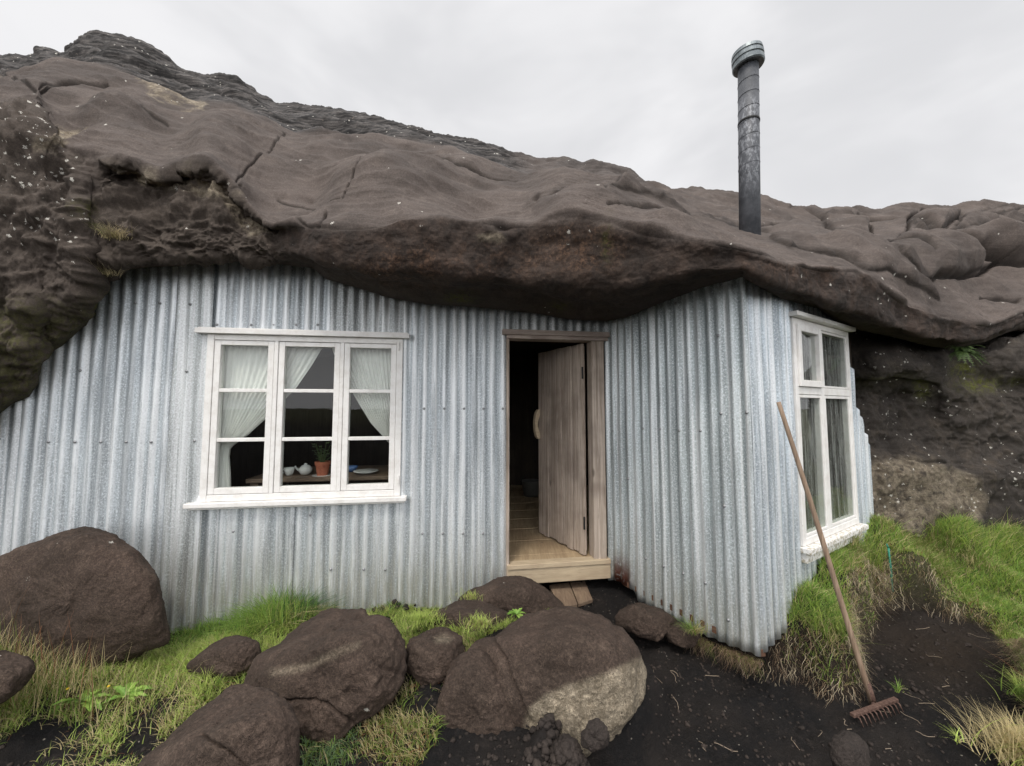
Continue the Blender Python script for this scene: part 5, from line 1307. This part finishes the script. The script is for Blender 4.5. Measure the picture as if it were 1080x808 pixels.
# fern on the right rock and the leafy weed at left
def fern(c0, nf, L_, name, label, cat, mt, spread=1., upz=.5, leaf=.016):
    rt = empty(name, tuple(c0), label, cat); mb = MB(); st = MB()
    for k in range(nf):
        a = random.uniform(math.pi*.95, math.pi*2.05); l = L_*random.uniform(.6, 1.1); d = np.array([math.cos(a)*spread, math.sin(a)*.7, 0]); u = random.uniform(.1, upz)
        pts = [np.array(c0)+d*l*t+np.array([0, 0, l*(u*1.6*t-1.0*t*t*.9)]) for t in np.linspace(0, 1, 12)]
        st.tube(pts, .0012, 4)
        for i in range(1, 12):
            tt = (pts[min(i+1, 11)]-pts[i-1]); tt /= np.linalg.norm(tt)+1e-9; sd_ = np.cross(tt, [0, 0, 1]); sd_ /= np.linalg.norm(sd_)+1e-9
            for s_ in (-1, 1):
                ll = leaf*(1.15-i/12)*random.uniform(.8, 1.2)+.004; e0 = pts[i]; e1 = e0+sd_*s_*ll+tt*ll*.4; w = tt*ll*.28
                mb.add([e0, e0+(e1-e0)*.5+w, e1, e0+(e1-e0)*.5-w], [(0, 1, 2, 3)])
    mb.build('leaves', M[mt], rt); st.build('stems', M[mt], rt); return rt
fern(P(1013, 372, 3.26), 46, .16, 'fern', 'small green fern growing from a crack under the right overhang', 'fern', 'dark_leaf', 1.1, .7, .022)
def weed(c0, nl, L_, label, fl=2):
    rt = empty('weed', tuple(c0), label, 'weed', None); mb = MB()
    for k in range(nl):
        a = random.uniform(0, 6.28); l = L_*random.uniform(.6, 1.1); d = np.array([math.cos(a), math.sin(a)*.8, 0]); sdv = np.array([-math.sin(a), math.cos(a), 0]); u = random.uniform(.3, .9); P_ = []
        for i in range(9):
            t = i/8; c = np.array(c0)+d*l*t+np.array([0, 0, l*(u*t-.45*t*t)]); w = l*.17*math.sin(math.pi*min(t*1.02+.05, 1))**.7*(1 if i % 2 else .62)+.0004; P_ += [c-sdv*w+np.array([0, 0, w*.3]), c, c+sdv*w+np.array([0, 0, w*.3])]
        mb.add(P_, [(3*i, 3*i+1, 3*i+4, 3*i+3) for i in range(8)]+[(3*i+1, 3*i+2, 3*i+5, 3*i+4) for i in range(8)])
    mb.build('leaves', M['weed_leaf'], rt)
    for k in range(fl):
        a = random.uniform(3.2, 6); q = np.array(c0)+np.array([math.cos(a)*L_*.6, math.sin(a)*L_*.4, .06]); mb = MB(); mb.lathe(q, [(0, 0), (.004, .002), (.006, .006), (.003, .008), (0, .007)], 10); mb.build('flower', M['yellow'], rt)
p = P(92, 700, 1.95); weed((p[0], p[1], hz(p[0], p[1])+.02), 16, .13, 'broad leaved green weed left of the bright lime grass')
p = P(135, 690, 2.0); weed((p[0], p[1], hz(p[0], p[1])+.03), 14, .12, 'upright green weed with a yellow flower before the large boulder')
p = P(545, 648, 2.45); weed((p[0], p[1], p[2]), 26, .06, 'little bright green weed on the stones below the doorway', 0)

# ------------------------------------------------------------------ sky and light
SUN_EL, SUN_AZ = R(58), R(200)   # azimuth from +Y clockwise: behind the camera, a little to the left
w = bpy.data.worlds.new('World'); scene.world = w; w.use_nodes = True; nt = w.node_tree; n = N(nt)
bg = nt.nodes['Background']; sky = n.new('ShaderNodeTexSky', sky_type='NISHITA'); sky.sun_disc = False
sky.sun_elevation = SUN_EL; sky.sun_rotation = SUN_AZ; sky.air_density = 1; sky.dust_density = 6; sky.ozone_density = 1
co = n.coord('Generated'); sepd = n.new('ShaderNodeSeparateXYZ'); n.l(co, sepd.inputs[0])
cl1 = n.noise(n.mapping(co, (1, 1, 2.2), loc=(.3, .2, .7)), 2.1, 4, .55, .4)
cloud = n.mix(n.ramp(cl1, .32, .68), (7.3, 7.3, 7.45), (8.9, 8.85, 8.95))
# overcast dome: brighter overhead and towards the hidden sun
zen = n.ramp(sepd.outputs[2], .74, 1., 1., 2.8)
back_ = n.ramp(sepd.outputs[1], .05, -.8, 1., 2.3)
gain = n.math('MULTIPLY', zen, back_)
cloud = n.hsv(cloud, gain)
mixs = n.mix(.93, sky.outputs[0], cloud)
n.l(mixs, bg.inputs['Color']); bg.inputs['Strength'].default_value = .10
sd = bpy.data.lights.new('sun', 'SUN'); sun = bpy.data.objects.new('sun', sd); COL.objects.link(sun)
sd.energy = 1.5; sd.angle = R(12); sd.color = (1, .93, .83)
d = Vector((math.sin(SUN_AZ)*math.cos(SUN_EL), math.cos(SUN_AZ)*math.cos(SUN_EL), math.sin(SUN_EL)))
sun.rotation_euler = d.to_track_quat('Z', 'Y').to_euler()
vs = scene.view_settings; vs.view_transform = 'Standard'; vs.look = 'None'; vs.exposure = .1; vs.gamma = 1; vs.use_curve_mapping = False
scene.render.engine = 'CYCLES'; cy = scene.cycles
cy.use_denoising = True; cy.max_bounces = 6; cy.diffuse_bounces = 4; cy.glossy_bounces = 3; cy.transparent_max_bounces = 12; cy.transmission_bounces = 4
cy.use_adaptive_sampling = True; cy.adaptive_threshold = .01
